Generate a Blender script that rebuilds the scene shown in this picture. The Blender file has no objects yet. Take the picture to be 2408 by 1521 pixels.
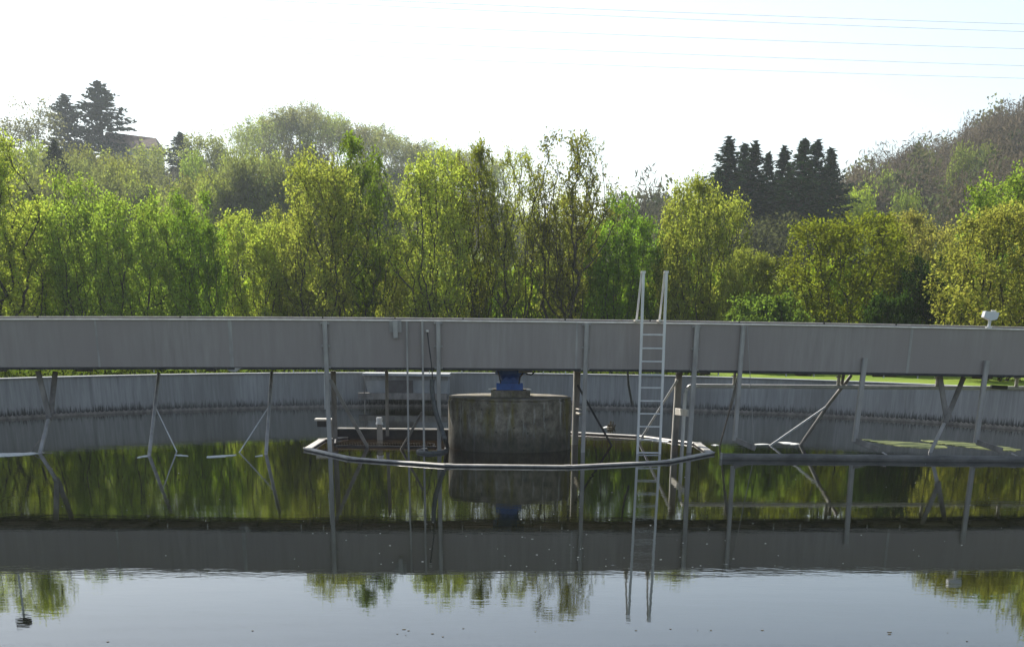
import bpy, math, random
import numpy as np
from mathutils import Vector, Matrix

sc = bpy.context.scene
COL = sc.collection
rad = math.radians

# ------------------------------------------------------------------ camera
F, YP, PITCH, ROLL, EYE = 3175.3, 2102.0, 0.4031, 0.0102, 3.0   # measured on a 2408 x 1521 view of the photograph
cP, sP, cR, sR = math.cos(PITCH), math.sin(PITCH), math.cos(ROLL), math.sin(ROLL)
FW = Vector((0, cP, -sP)); DN = Vector((0, -sP, -cP)); RT = Vector((1, 0, 0))
cam = bpy.data.cameras.new('camera'); co = bpy.data.objects.new('camera', cam); COL.objects.link(co)
cam.sensor_fit = 'HORIZONTAL'; cam.sensor_width = 36
cam.lens = F / 2408 * 36; cam.shift_y = (YP - 760.5) / 2408
cam.clip_start = 0.1; cam.clip_end = 6000
r_ = RT * cR - DN * sR; d_ = RT * sR + DN * cR
M = Matrix((( r_.x, -d_.x, -FW.x), (r_.y, -d_.y, -FW.y), (r_.z, -d_.z, -FW.z)))
co.matrix_world = Matrix.Translation((0, 0, EYE)) @ M.to_4x4()
sc.camera = co

def ray(px, py):
    u = (px - 1204) / F; v = (py - YP) / F
    return FW + RT * (u * cR + v * sR) + DN * (-u * sR + v * cR)
def at_y(px, py, Y, s=0.0):            # vertical plane y = Y + s*x
    d = ray(px, py); k = Y / (d.y - s * d.x)
    return Vector((d.x * k, d.y * k, EYE + d.z * k))
def at_z(px, py, z=0.0):
    d = ray(px, py); k = (z - EYE) / d.z
    return Vector((d.x * k, d.y * k, z))

BY, BS, BW = 34.53, 0.0701, 1.95       # bridge near side: y = BY + BS*x ; width
def on_b(px, py, t=0.0):               # plane parallel to the bridge, t metres behind its near side
    return at_y(px, py, BY + t * math.sqrt(1 + BS * BS), BS)

# ------------------------------------------------------------------ object helpers
def tag(o, label=None, cat=None, group=None, kind=None):
    if label: o['label'] = label
    if cat: o['category'] = cat
    if group: o['group'] = group
    if kind: o['kind'] = kind
    return o
def empty(name, loc=(0, 0, 0), label=None, cat=None, group=None):
    o = bpy.data.objects.new(name, None); COL.objects.link(o); o.location = loc
    o.empty_display_size = 0.2
    return tag(o, label, cat, group)
def link(name, me, mat, parent=None, loc=None):
    if mat and not me.materials: me.materials.append(mat)
    o = bpy.data.objects.new(name, me); COL.objects.link(o)
    if loc is not None: o.location = loc
    if parent: o.parent = parent
    return o

class MB:
    def __init__(s, org=(0, 0, 0)): s.v = []; s.f = []; s.o = Vector(org)
    def add(s, vs, fs):
        n = len(s.v); s.v += [tuple(Vector(a) - s.o) for a in vs]; s.f += [tuple(i + n for i in f) for f in fs]; return s
    def hexa(s, a, b):                 # two quads of 4 points joined
        return s.add(list(a) + list(b), [(3, 2, 1, 0), (4, 5, 6, 7), (0, 1, 5, 4), (1, 2, 6, 5), (2, 3, 7, 6), (3, 0, 4, 7)])
    def box(s, x0, x1, y0, y1, z0, z1):
        return s.hexa([(x0, y0, z0), (x1, y0, z0), (x1, y1, z0), (x0, y1, z0)], [(x0, y0, z1), (x1, y0, z1), (x1, y1, z1), (x0, y1, z1)])
    def bar(s, p, q, w, d, side=None, ch=True):   # rectangular bar, w across (image x), d in depth
        p = Vector(p); q = Vector(q); ax = (q - p).normalized()
        side = Vector(side) if side else Vector((1, BS, 0))
        side = (side - ax * side.dot(ax)).normalized(); dep = ax.cross(side)
        c = min(w, d) * 0.18 if ch else 0
        prof = [(-w/2+c, -d/2), (w/2-c, -d/2), (w/2, -d/2+c), (w/2, d/2-c), (w/2-c, d/2), (-w/2+c, d/2), (-w/2, d/2-c), (-w/2, -d/2+c)]
        if not ch: prof = [(-w/2, -d/2), (w/2, -d/2), (w/2, d/2), (-w/2, d/2)]
        n = len(prof)
        vs = [c0 + side * a + dep * b for c0 in (p, q) for a, b in prof]
        fs = [(i, (i + 1) % n, n + (i + 1) % n, n + i) for i in range(n)] + [tuple(range(n))[::-1], tuple(range(n, 2 * n))]
        return s.add(vs, fs)
    def tube(s, pts, r, n=8, cap=True):
        pts = [Vector(p) for p in pts]; rs = r if isinstance(r, (list, tuple)) else [r] * len(pts)
        up = Vector((0.13, 0.2, 1)).normalized(); vs = []; fs = []
        for i, p in enumerate(pts):
            t = (pts[min(i + 1, len(pts) - 1)] - pts[max(i - 1, 0)]).normalized()
            a = t.cross(up);
            if a.length < 1e-3: a = t.cross(Vector((1, 0, 0)))
            a.normalize(); b = t.cross(a)
            for k in range(n):
                an = 2 * math.pi * k / n
                vs.append(p + (a * math.cos(an) + b * math.sin(an)) * rs[i])
        for i in range(len(pts) - 1):
            for k in range(n): fs.append((i*n+k, i*n+(k+1) % n, (i+1)*n+(k+1) % n, (i+1)*n+k))
        if cap: fs += [tuple(range(n))[::-1], tuple(range((len(pts)-1)*n, len(pts)*n))]
        return s.add(vs, fs)
    def lathe(s, c, prof, n=64, jag=None):       # prof: list of (radius, z)
        c = Vector(c); vs = []; fs = []
        for rr, z in prof:
            for k in range(n):
                a = 2 * math.pi * k / n; vs.append(c + Vector((rr * math.cos(a), rr * math.sin(a), z)))
        for i in range(len(prof) - 1):
            for k in range(n): fs.append((i*n+k, i*n+(k+1) % n, (i+1)*n+(k+1) % n, (i+1)*n+k))
        fs += [tuple(range(n))[::-1], tuple(range((len(prof)-1)*n, len(prof)*n))]
        return s.add(vs, fs)
    def build(s, name, mat, parent=None, smooth=False, loc=None):
        me = bpy.data.meshes.new(name); me.from_pydata(s.v, [], s.f); me.update()
        if smooth:
            me.polygons.foreach_set('use_smooth', [True] * len(me.polygons))
            try: me.set_sharp_from_angle(angle=rad(40))
            except Exception: pass
        return link(name, me, mat, parent, loc)

# ------------------------------------------------------------------ materials
def mat(name):
    m = bpy.data.materials.new(name); m.use_nodes = True; nt = m.node_tree
    for n in list(nt.nodes): nt.nodes.remove(n)
    out = nt.nodes.new('ShaderNodeOutputMaterial')
    return m, nt, out
def N(nt, t, **kw):
    n = nt.nodes.new(t)
    for k, v in kw.items():
        if k.startswith('_'): setattr(n, k[1:], v)
        else: n.inputs[k.replace('__', ' ')].default_value = v
    return n
def coords(nt, scale=(1, 1, 1), obj=True):
    tc = N(nt, 'ShaderNodeTexCoord')
    src = tc.outputs['Object']
    if not obj:
        src = N(nt, 'ShaderNodeNewGeometry').outputs['Position']
    mp = N(nt, 'ShaderNodeMapping', Scale=scale); nt.links.new(src, mp.inputs['Vector']); return mp.outputs[0]
def noise(nt, vec, scale, detail=4, rough=.6):
    n = N(nt, 'ShaderNodeTexNoise', Scale=scale, Detail=detail, Roughness=rough); nt.links.new(vec, n.inputs['Vector']); return n.outputs['Fac']
def ramp(nt, fac, stops):
    r = N(nt, 'ShaderNodeValToRGB'); el = r.color_ramp.elements
    while len(el) < len(stops): el.new(0.5)
    for e, (p, c) in zip(el, stops):
        e.position = p; e.color = (c, c, c, 1) if not isinstance(c, (tuple, list)) else (*c, 1)
    nt.links.new(fac, r.inputs[0]); return r.outputs[0]
def mix(nt, fac, a, b, mode='MIX'):
    n = N(nt, 'ShaderNodeMix', _data_type='RGBA', _blend_type=mode)
    for s, v in ((0, fac), (6, a), (7, b)):
        if hasattr(v, 'is_linked') or hasattr(v, 'links'): nt.links.new(v, n.inputs[s])
        else: n.inputs[s].default_value = v if s == 0 else ((*v, 1) if len(v) == 3 else v)
    return n.outputs[2]
def bsdf(nt, out, color, rough=.6, metal=0, bump=None, bs=.3, bd=.02, spec=.5):
    b = N(nt, 'ShaderNodeBsdfPrincipled', Metallic=metal); b.inputs['Specular IOR Level'].default_value = spec
    for nm, v in (('Base Color', color), ('Roughness', rough)):
        if hasattr(v, 'links'): nt.links.new(v, b.inputs[nm])
        else: b.inputs[nm].default_value = (*v, 1) if nm == 'Base Color' else v
    if bump is not None:
        bn = N(nt, 'ShaderNodeBump', Strength=bs, Distance=bd); nt.links.new(bump, bn.inputs['Height']); nt.links.new(bn.outputs[0], b.inputs['Normal'])
    nt.links.new(b.outputs[0], out.inputs[0]); return b

def simple(name, c1, c2, scale=6, rough=.55, metal=0, stretch=(1, 1, 1), bs=.2, lo=.35, hi=.7, spec=.5):
    m, nt, out = mat(name); v = coords(nt, stretch, False); f = noise(nt, v, scale, 6)
    bsdf(nt, out, ramp(nt, f, [(lo, c1), (hi, c2)]), rough, metal, f, bs, .01, spec); return m

def m_bridge():
    m, nt, out = mat('weathered aluminium plate')
    a = noise(nt, coords(nt, (3.2, 3.2, .35), False), 2.2, 6, .65)
    b = noise(nt, coords(nt, (1, 1, 1), False), .45, 3, .5)
    c = noise(nt, coords(nt, (9, 9, 1.2), False), 3.0, 5, .7)
    col = ramp(nt, a, [(.3, (.275, .242, .222)), (.7, (.365, .33, .305))])
    col = mix(nt, ramp(nt, b, [(.4, 0.0), (.62, .8)]), col, (.30, .26, .24))
    col = mix(nt, ramp(nt, c, [(.62, 0.0), (.8, .18)]), col, (.45, .43, .41))
    bsdf(nt, out, col, .55, .25, c, .08, .01); return m
def m_wall():
    m, nt, out = mat('stained tank concrete')
    g = N(nt, 'ShaderNodeNewGeometry'); sx = N(nt, 'ShaderNodeSeparateXYZ'); nt.links.new(g.outputs['Position'], sx.inputs[0])
    a = noise(nt, coords(nt, (4, 4, .25), False), 2.5, 6, .7)
    b = noise(nt, coords(nt, (1.2, 1.2, .12), False), 1.6, 4, .6)
    d = noise(nt, coords(nt, (9, 9, 1.0), False), 2.2, 7, .75)
    col = ramp(nt, a, [(.3, (.27, .27, .26)), (.52, (.36, .36, .345)), (.72, (.46, .46, .44))])
    col = mix(nt, ramp(nt, b, [(.56, 0.0), (.74, .6)]), col, (.15, .15, .145))
    # algae tide mark at the foot of the wall, its ragged top driven by noise
    ad = N(nt, 'ShaderNodeMath', _operation='MULTIPLY_ADD'); ad.inputs[1].default_value = -.9; nt.links.new(d, ad.inputs[0]); nt.links.new(sx.outputs[2], ad.inputs[2])
    st = ramp(nt, ad.outputs[0], [(.0, 1.0), (.16, 0.0)])
    sh = N(nt, 'ShaderNodeMath', _operation='ADD'); sh.inputs[1].default_value = .42; nt.links.new(ad.outputs[0], sh.inputs[0])
    st = ramp(nt, sh.outputs[0], [(.02, .96), (.2, 0.0)])
    col = mix(nt, st, col, (.035, .035, .028))
    e = noise(nt, coords(nt, (.25, .25, .05), False), 1.4, 4, .6)
    col = mix(nt, ramp(nt, e, [(.42, 0.0), (.6, .5)]), col, (.17, .165, .145))
    bsdf(nt, out, col, .85, 0, a, .3, .01); return m
def m_pier():
    m, nt, out = mat('mossy pier concrete')
    v = coords(nt, (1, 1, 1), False)
    a = noise(nt, v, 3.5, 8, .7); b = noise(nt, coords(nt, (2.6, 2.6, .5), False), 2.0, 6, .7)
    c = noise(nt, coords(nt, (2, 2, .35), False), 1.6, 4, .6)
    vo = N(nt, 'ShaderNodeTexVoronoi', Scale=5.0); nt.links.new(v, vo.inputs['Vector'])
    col = ramp(nt, a, [(.34, (.05, .045, .033)), (.5, (.155, .132, .095)), (.66, (.28, .245, .19))])
    col = mix(nt, ramp(nt, b, [(.55, 0.0), (.68, .75)]), col, (.42, .41, .37))
    col = mix(nt, ramp(nt, c, [(.52, 0.0), (.66, .7)]), col, (.15, .125, .012))
    col = mix(nt, ramp(nt, vo.outputs['Distance'], [(.05, .85), (.13, 0.0)]), col, (.015, .014, .012))
    g = N(nt, 'ShaderNodeNewGeometry'); sx = N(nt, 'ShaderNodeSeparateXYZ'); nt.links.new(g.outputs['Position'], sx.inputs[0])
    ad = N(nt, 'ShaderNodeMath', _operation='MULTIPLY_ADD'); ad.inputs[1].default_value = -.8; nt.links.new(b, ad.inputs[0]); nt.links.new(sx.outputs[2], ad.inputs[2])
    sh = N(nt, 'ShaderNodeMath', _operation='ADD'); sh.inputs[1].default_value = .3; nt.links.new(ad.outputs[0], sh.inputs[0])
    col = mix(nt, ramp(nt, sh.outputs[0], [(.1, .7), (.5, 0.0)]), col, (.035, .032, .02))   # wet algae near the waterline
    bsdf(nt, out, col, .9, 0, a, .6, .03); return m
def m_water(name, c1, c2):
    m, nt, out = mat(name)
    v = coords(nt, (1, 1, 1), False)
    a = noise(nt, coords(nt, (.55, 1.3, 1), False), 1.5, 3, .55)
    b = noise(nt, coords(nt, (1, 2.2, 1), False), 6.0, 2, .5)
    big = noise(nt, coords(nt, (.12, .16, 1), False), 1.0, 2, .5)
    amp = ramp(nt, big, [(.35, .25), (.65, 1.0)])
    ad = N(nt, 'ShaderNodeMath', _operation='MULTIPLY_ADD'); ad.inputs[1].default_value = .22
    nt.links.new(b, ad.inputs[0]); nt.links.new(a, ad.inputs[2])
    mu = N(nt, 'ShaderNodeMath', _operation='MULTIPLY'); nt.links.new(ad.outputs[0], mu.inputs[0]); nt.links.new(amp, mu.inputs[1])
    col = ramp(nt, noise(nt, v, .35, 4), [(.35, c1), (.65, c2)])
    s = bsdf(nt, out, col, .015, 0, mu.outputs[0], 1.0, WAVE)
    s.inputs['IOR'].default_value = 1.333
    return m
WAVE = .0021

def m_leaf(name, trans=.55, var=.35):
    """leaf colour = the object's own colour, varied leaf by leaf and clump by clump"""
    m, nt, out = mat(name)
    oi = N(nt, 'ShaderNodeObjectInfo'); ge = N(nt, 'ShaderNodeNewGeometry')
    h = N(nt, 'ShaderNodeHueSaturation'); nt.links.new(oi.outputs['Color'], h.inputs['Color'])
    mr = N(nt, 'ShaderNodeMapRange'); mr.inputs['To Min'].default_value = 1 - var; mr.inputs['To Max'].default_value = 1 + var
    nt.links.new(ge.outputs['Random Per Island'], mr.inputs['Value'])
    cl = noise(nt, coords(nt), .9, 3, .6)
    m2 = N(nt, 'ShaderNodeMapRange'); m2.inputs['From Min'].default_value = .3; m2.inputs['From Max'].default_value = .7
    m2.inputs['To Min'].default_value = .62; m2.inputs['To Max'].default_value = 1.3
    nt.links.new(cl, m2.inputs['Value'])
    mu = N(nt, 'ShaderNodeMath', _operation='MULTIPLY'); nt.links.new(mr.outputs[0], mu.inputs[0]); nt.links.new(m2.outputs[0], mu.inputs[1])
    nt.links.new(mu.outputs[0], h.inputs['Value'])
    hu = N(nt, 'ShaderNodeMapRange'); hu.inputs['To Min'].default_value = .485; hu.inputs['To Max'].default_value = .515
    nt.links.new(ge.outputs['Random Per Island'], hu.inputs['Value']); nt.links.new(hu.outputs[0], h.inputs['Hue'])
    di = N(nt, 'ShaderNodeBsdfDiffuse'); tr = N(nt, 'ShaderNodeBsdfTranslucent'); ms = N(nt, 'ShaderNodeMixShader', Fac=trans)
    g2 = N(nt, 'ShaderNodeMix', _data_type='RGBA', _blend_type='MULTIPLY'); g2.inputs[0].default_value = 1
    g2.inputs[7].default_value = (1.85, 1.95, .95, 1); nt.links.new(h.outputs[0], g2.inputs[6])
    nt.links.new(h.outputs[0], di.inputs[0]); nt.links.new(g2.outputs[2], tr.inputs[0])
    nt.links.new(di.outputs[0], ms.inputs[1]); nt.links.new(tr.outputs[0], ms.inputs[2]); nt.links.new(ms.outputs[0], out.inputs[0])
    return m
def m_wood():
    """far wood: colour of each tree kept in a point attribute"""
    m, nt, out = mat('far wood foliage')
    at = N(nt, 'ShaderNodeAttribute', _attribute_name='tint'); ge = N(nt, 'ShaderNodeNewGeometry')
    h = N(nt, 'ShaderNodeHueSaturation'); nt.links.new(at.outputs['Color'], h.inputs['Color'])
    mr = N(nt, 'ShaderNodeMapRange'); mr.inputs['To Min'].default_value = .55; mr.inputs['To Max'].default_value = 1.4
    nt.links.new(ge.outputs['Random Per Island'], mr.inputs['Value']); nt.links.new(mr.outputs[0], h.inputs['Value'])
    di = N(nt, 'ShaderNodeBsdfDiffuse'); tr = N(nt, 'ShaderNodeBsdfTranslucent'); ms = N(nt, 'ShaderNodeMixShader', Fac=.45)
    nt.links.new(h.outputs[0], di.inputs[0]); nt.links.new(h.outputs[0], tr.inputs[0])
    nt.links.new(di.outputs[0], ms.inputs[1]); nt.links.new(tr.outputs[0], ms.inputs[2]); nt.links.new(ms.outputs[0], out.inputs[0])
    return m
def m_ground():
    m, nt, out = mat('grass ground')
    v = coords(nt, (1, 1, 1), False)
    a = noise(nt, v, .25, 5); b = noise(nt, v, 5, 4)
    col = ramp(nt, a, [(.35, (.12, .20, .018)), (.65, (.20, .28, .03))])
    col = mix(nt, ramp(nt, b, [(.4, 0.0), (.7, .5)]), col, (.16, .19, .05))
    bsdf(nt, out, col, .95, 0, b, .5, .05, .1); return m

MT = dict(
    bridge=m_bridge(), wall=m_wall(), pier=m_pier(),
    alu=simple('galvanised steel', (.28, .265, .245), (.46, .44, .405), 5, .5, .1, (1, 1, .3), .1),
    alu2=simple('bright aluminium', (.60, .60, .59), (.76, .76, .74), 6, .38, .2, (1, 1, .3), .05),
    dull=simple('dull grey-brown steel', (.15, .135, .12), (.34, .31, .27), 5, .6, .1, (1, 1, .35), .2),
    dark=simple('grimy dark steel', (.022, .022, .024), (.05, .048, .046), 6, .65, .1),
    black=simple('black rubber', (.012, .012, .013), (.03, .03, .03), 8, .5),
    hose=simple('dirty grey hose', (.055, .058, .055), (.10, .105, .10), 9, .6),
    blue=simple('blue painted cast iron', (.010, .07, .30), (.02, .12, .45), 5, .45, 0, (1, 1, 1), .15),
    ring=simple('weathered baffle channel', (.30, .28, .25), (.52, .49, .44), 4, .5, .2),
    toprail=simple('pale cream metal', (.62, .57, .48), (.82, .78, .70), 5, .5, .1),  # pale cream, much lighter than the side plates
    concrete=simple('pale concrete', (.30, .31, .31), (.46, .47, .46), 3, .85, 0, (1, 1, .3)),
    white=simple('white enamel', (.70, .71, .72), (.80, .80, .80), 4, .35),
    panel=simple('grey-brown panel', (.10, .09, .085), (.16, .15, .14), 3, .7),
    bark=simple('bark', (.035, .028, .018), (.075, .062, .042), 6, .9, 0, (1, 1, .3), .5),
    barkfar=simple('pale bark', (.10, .088, .07), (.19, .17, .14), 2, .9),
    foam=simple('white scum foam', (.55, .56, .52), (.82, .82, .78), 9, .7),
    algae=simple('yellow green scum raft', (.02, .035, .015), (.19, .215, .085), 2.2, .9, 0, (.5, 1.5, 1), .3, .42, .6, .1),
    roof=simple('brown roof tiles', (.16, .10, .075), (.26, .17, .13), 2, .8),
    render=simple('pale house render', (.5, .47, .4), (.62, .58, .5), 1, .9),
    glass=simple('dark window glass', (.03, .035, .04), (.05, .055, .06), 1, .1),
    debris=simple('brown leaf litter', (.06, .045, .02), (.2, .16, .09), 9, .8),
    leaf=m_leaf('leaf', .60, .2), needle=m_leaf('needle', .15, .45), wood=m_wood(),
    water=m_water('tank water', (.0035, .0045, .002), (.006, .007, .003)), well=m_water('feed well water', (.014, .009, .003), (.026, .015, .005)),
    ground=m_ground(), boom=simple('algae stained grey boom', (.07, .068, .06), (.19, .18, .16), 3, .7, 0, (.6, 1, 1)), skirt=simple('dark skirt metal', (.02, .02, .024), (.05, .048, .05), 4, .6, .1),
)

# ------------------------------------------------------------------ terrain
TOPS = [(-1400, 330), (-700, 270), (-200, 262), (0, 285), (110, 318), (200, 338), (300, 345), (420, 352), (520, 322), (620, 285), (700, 250), (790, 272), (900, 305),
        (1000, 338), (1100, 365), (1200, 405), (1300, 445), (1450, 488), (1600, 478), (1750, 470), (1900, 440), (1990, 405), (2060, 380),
        (2200, 322), (2300, 268), (2408, 238), (2700, 170), (3200, 120), (4000, 150)]
RIDGE = 320.0
def _prof():
    out = []
    for px, py in TOPS:
        d = ray(px, py); az = math.atan2(d.x, d.y); h = math.hypot(d.x, d.y)
        out.append((az, EYE + RIDGE * d.z / h - 12.0))
    return np.array(out)
PROF = _prof()
def terrain(x, y):
    x = np.asarray(x, float); y = np.asarray(y, float)
    r = np.hypot(x, y); az = np.arctan2(x, y)
    rid = np.interp(az, PROF[:, 0], PROF[:, 1])
    side = np.clip((np.abs(az) - 1.1) / .6, 0, 1); rid = rid * (1 - side) + 12 * side
    t = np.clip((r - 120) / (RIDGE - 120), 0, 1)
    t = np.clip(t, 0, 1) - np.clip((r - RIDGE) / 900, 0, .6)
    z = 1.02 + (rid - 1.02) * np.clip(t, 0, 1) * (np.cos(az) > -.3)
    bump = 1.2 * np.sin(x * .05 + 1.3) * np.sin(y * .043) * np.clip((r - 110) / 60, 0, 1)
    return z + bump
TX, TY, TA, TB = -.18, 29.85, 19.75, 22.9            # tank outline (weir) centre and half axes
def ell(a, off, z=0.0):
    return (TX + (TA + off) * math.cos(a), TY + (TB + off) * math.sin(a), z)

def build_setting():
    # ground sheet from the tank's edge to the horizon
    na = 256; radii = [0.0] + list(np.geomspace(.6, 60, 26)) + list(np.linspace(66, 420, 60)) + [520, 700, 1000, 1600, 2600]
    ang = np.linspace(0, 2 * math.pi, na, endpoint=False)
    vs = []
    for r in radii:
        X = TX + (TA + .93 + r) * np.cos(ang); Y = TY + (TB + .93 + r) * np.sin(ang)
        Z = terrain(X, Y)
        if r == 0: Z = Z * 0 + .96
        vs.append(np.stack([X, Y, Z], 1))
    V = np.concatenate(vs); nr = len(radii)
    i, k = np.meshgrid(np.arange(nr - 1), np.arange(na), indexing='ij')
    Q = np.stack([i*na+k, i*na+(k+1) % na, (i+1)*na+(k+1) % na, (i+1)*na+k], -1).reshape(-1, 4)[:, ::-1]
    g = npmesh('ground', V, Q, MT['ground']); tag(g, kind='structure')
    g.data.polygons.foreach_set('use_smooth', [True] * len(g.data.polygons))
    # water
    n = 160
    b = MB(); b.add([(TX, TY, 0)] + [ell(2*math.pi*k/n, -.02) for k in range(n)], [(0, 1+k, 1+(k+1) % n) for k in range(n)])
    tag(b.build('water', MT['water']), kind='structure')
    b = MB(); b.add([(TX, TY, -3.0)] + [ell(2*math.pi*k/n, .6, -3.0) for k in range(n)], [(0, 1+k, 1+(k+1) % n) for k in range(n)])
    tag(b.build('tank_floor', MT['wall']), kind='structure')

def npmesh(name, V, Q, m=None, parent=None, loc=None, nolink=False):
    me = bpy.data.meshes.new(name); nv, nf, k = len(V), len(Q), Q.shape[1]
    me.vertices.add(nv); me.vertices.foreach_set('co', np.asarray(V, np.float32).ravel())
    me.loops.add(nf * k); me.loops.foreach_set('vertex_index', np.asarray(Q, np.int32).ravel())
    me.polygons.add(nf); me.polygons.foreach_set('loop_start', np.arange(0, nf * k, k, dtype=np.int32))
    me.polygons.foreach_set('loop_total', np.full(nf, k, dtype=np.int32))
    me.update(calc_edges=True)
    if nolink:
        if m: me.materials.append(m)
        return me
    return link(name, me, m, parent, loc)
build_setting()

# ------------------------------------------------------------------ tank wall, weir, outlet
def tank():
    n = 220
    def ringmesh(name, prof, m, n=n, parent=None):
        vs = []; fs = []
        for k in range(n):
            a = 2 * math.pi * k / n
            for off, z in prof: vs.append(ell(a, off, z))
        p = len(prof)
        for k in range(n):
            for j in range(p): fs.append((k*p+j, k*p+(j+1) % p, ((k+1) % n)*p+(j+1) % p, ((k+1) % n)*p+j))
        return MB().add(vs, fs).build(name, m, parent)
    w = empty('tank_wall', (TX, TY, 0), 'round grey concrete tank wall streaked with dark stains above the water', 'wall')
    def rel(o): o.location = (-TX, -TY, 0); return o
    rel(ringmesh('wall_face', [(.62, -3.0), (.62, 1.10), (.90, 1.10), (.90, -3.0)], MT['wall'], parent=w))
    rel(ringmesh('coping', [(.57, 1.103), (.57, 1.135), (.95, 1.135), (.95, 1.103)], MT['concrete'], parent=w))
    # overflow weir: thin wall with notched plate
    e = empty('overflow_weir', (TX, TY, 0), 'low notched overflow weir running round the tank just above the water', 'weir')
    rel2 = rel
    o = ringmesh('channel_wall', [(-.02, -1.6), (-.02, .012), (.10, .012), (.10, -1.6)], MT['dark'], parent=e); rel(o)
    o = ringmesh('channel_floor', [(.103, -.34), (.103, -.30), (.61, -.30), (.61, -.34)], MT['dark'], parent=e); rel(o)
    nt_ = 760; vs = []; fs = []
    for k in range(nt_):
        a0 = 2*math.pi*k/nt_; da = 2*math.pi/nt_
        pts = [(0, .06), (.30, .075), (.5, .10), (.72, .075), (1.0, .06)]
        i0 = len(vs)
        for f_, z in pts:
            vs.append(ell(a0 + da*f_, -.045, z)); vs.append(ell(a0 + da*f_, -.025, z)); vs.append(ell(a0 + da*f_, -.045, -.06)); vs.append(ell(a0 + da*f_, -.025, -.06))
        for q in range(4):
            b0 = i0 + q*4; b1 = b0 + 4
            fs += [(b0, b1, b1+2, b0+2), (b0+1, b0+3, b1+3, b1+1), (b0, b0+1, b1+1, b1)]
    o = MB().add(vs, fs).build('notched_plate', MT['dull'], e); rel(o)
    # outlet chamber set in the far wall
    Y = 52.0
    a = at_y(857, 880, Y); b_ = at_y(1055, 940, Y)
    x0, x1 = a.x, b_.x; zt = 1.06; zb = at_y(950, 927, Y).z
    c = empty('outlet_chamber', ((x0+x1)/2, Y, 0), 'pale concrete outlet chamber with a grey panel set into the far wall', 'outlet chamber')
    o = Vector(c.location)
    MB(o).box(x0-.05, x1+.05, Y-.35, Y+1.0, zt, zt+.08).build('lid', MT['concrete'], c)
    MB(o).hexa([(x0+.12, Y, zb), (x1-.1, Y, zb), (x1, Y+1.0, zb), (x0, Y+1.0, zb)], [(x0+.02, Y-.12, zt-.14), (x1-.02, Y-.12, zt-.14), (x1, Y+1.0, zt-.14), (x0, Y+1.0, zt-.14)]).build('chamber_wall', MT['concrete'], c)
    MB(o).box(x0, x1, Y-.16, Y+.9, zt-.138, zt-.002).build('lintel', MT['wall'], c)
    pa = at_y(912, 895, Y).x; pb = at_y(972, 927, Y).x
    MB(o).hexa([(pa, Y-.03, zb+.01), (pb, Y-.03, zb+.01), (pb, Y+.04, zb+.01), (pa, Y+.04, zb+.01)], [(pa, Y-.15, zt-.15), (pb, Y-.15, zt-.15), (pb, Y-.08, zt-.15), (pa, Y-.08, zt-.15)]).build('panel', MT['panel'], c)
    xa = at_y(843, 935, Y-.3).x; xb = at_y(1052, 935, Y-.3).x
    MB(o).box(xa, xb, Y-.42, Y-.2, at_y(950, 939, Y-.3).z, at_y(950, 924, Y-.3).z).build('crossbeam', MT['dull'], c)
    px = at_y(856, 900, Y-.45).x
    MB(o).box(px-.02, px+.02, Y-.47, Y-.43, .0, zt).build('edge_strip', MT['dull'], c)
tank()

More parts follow.
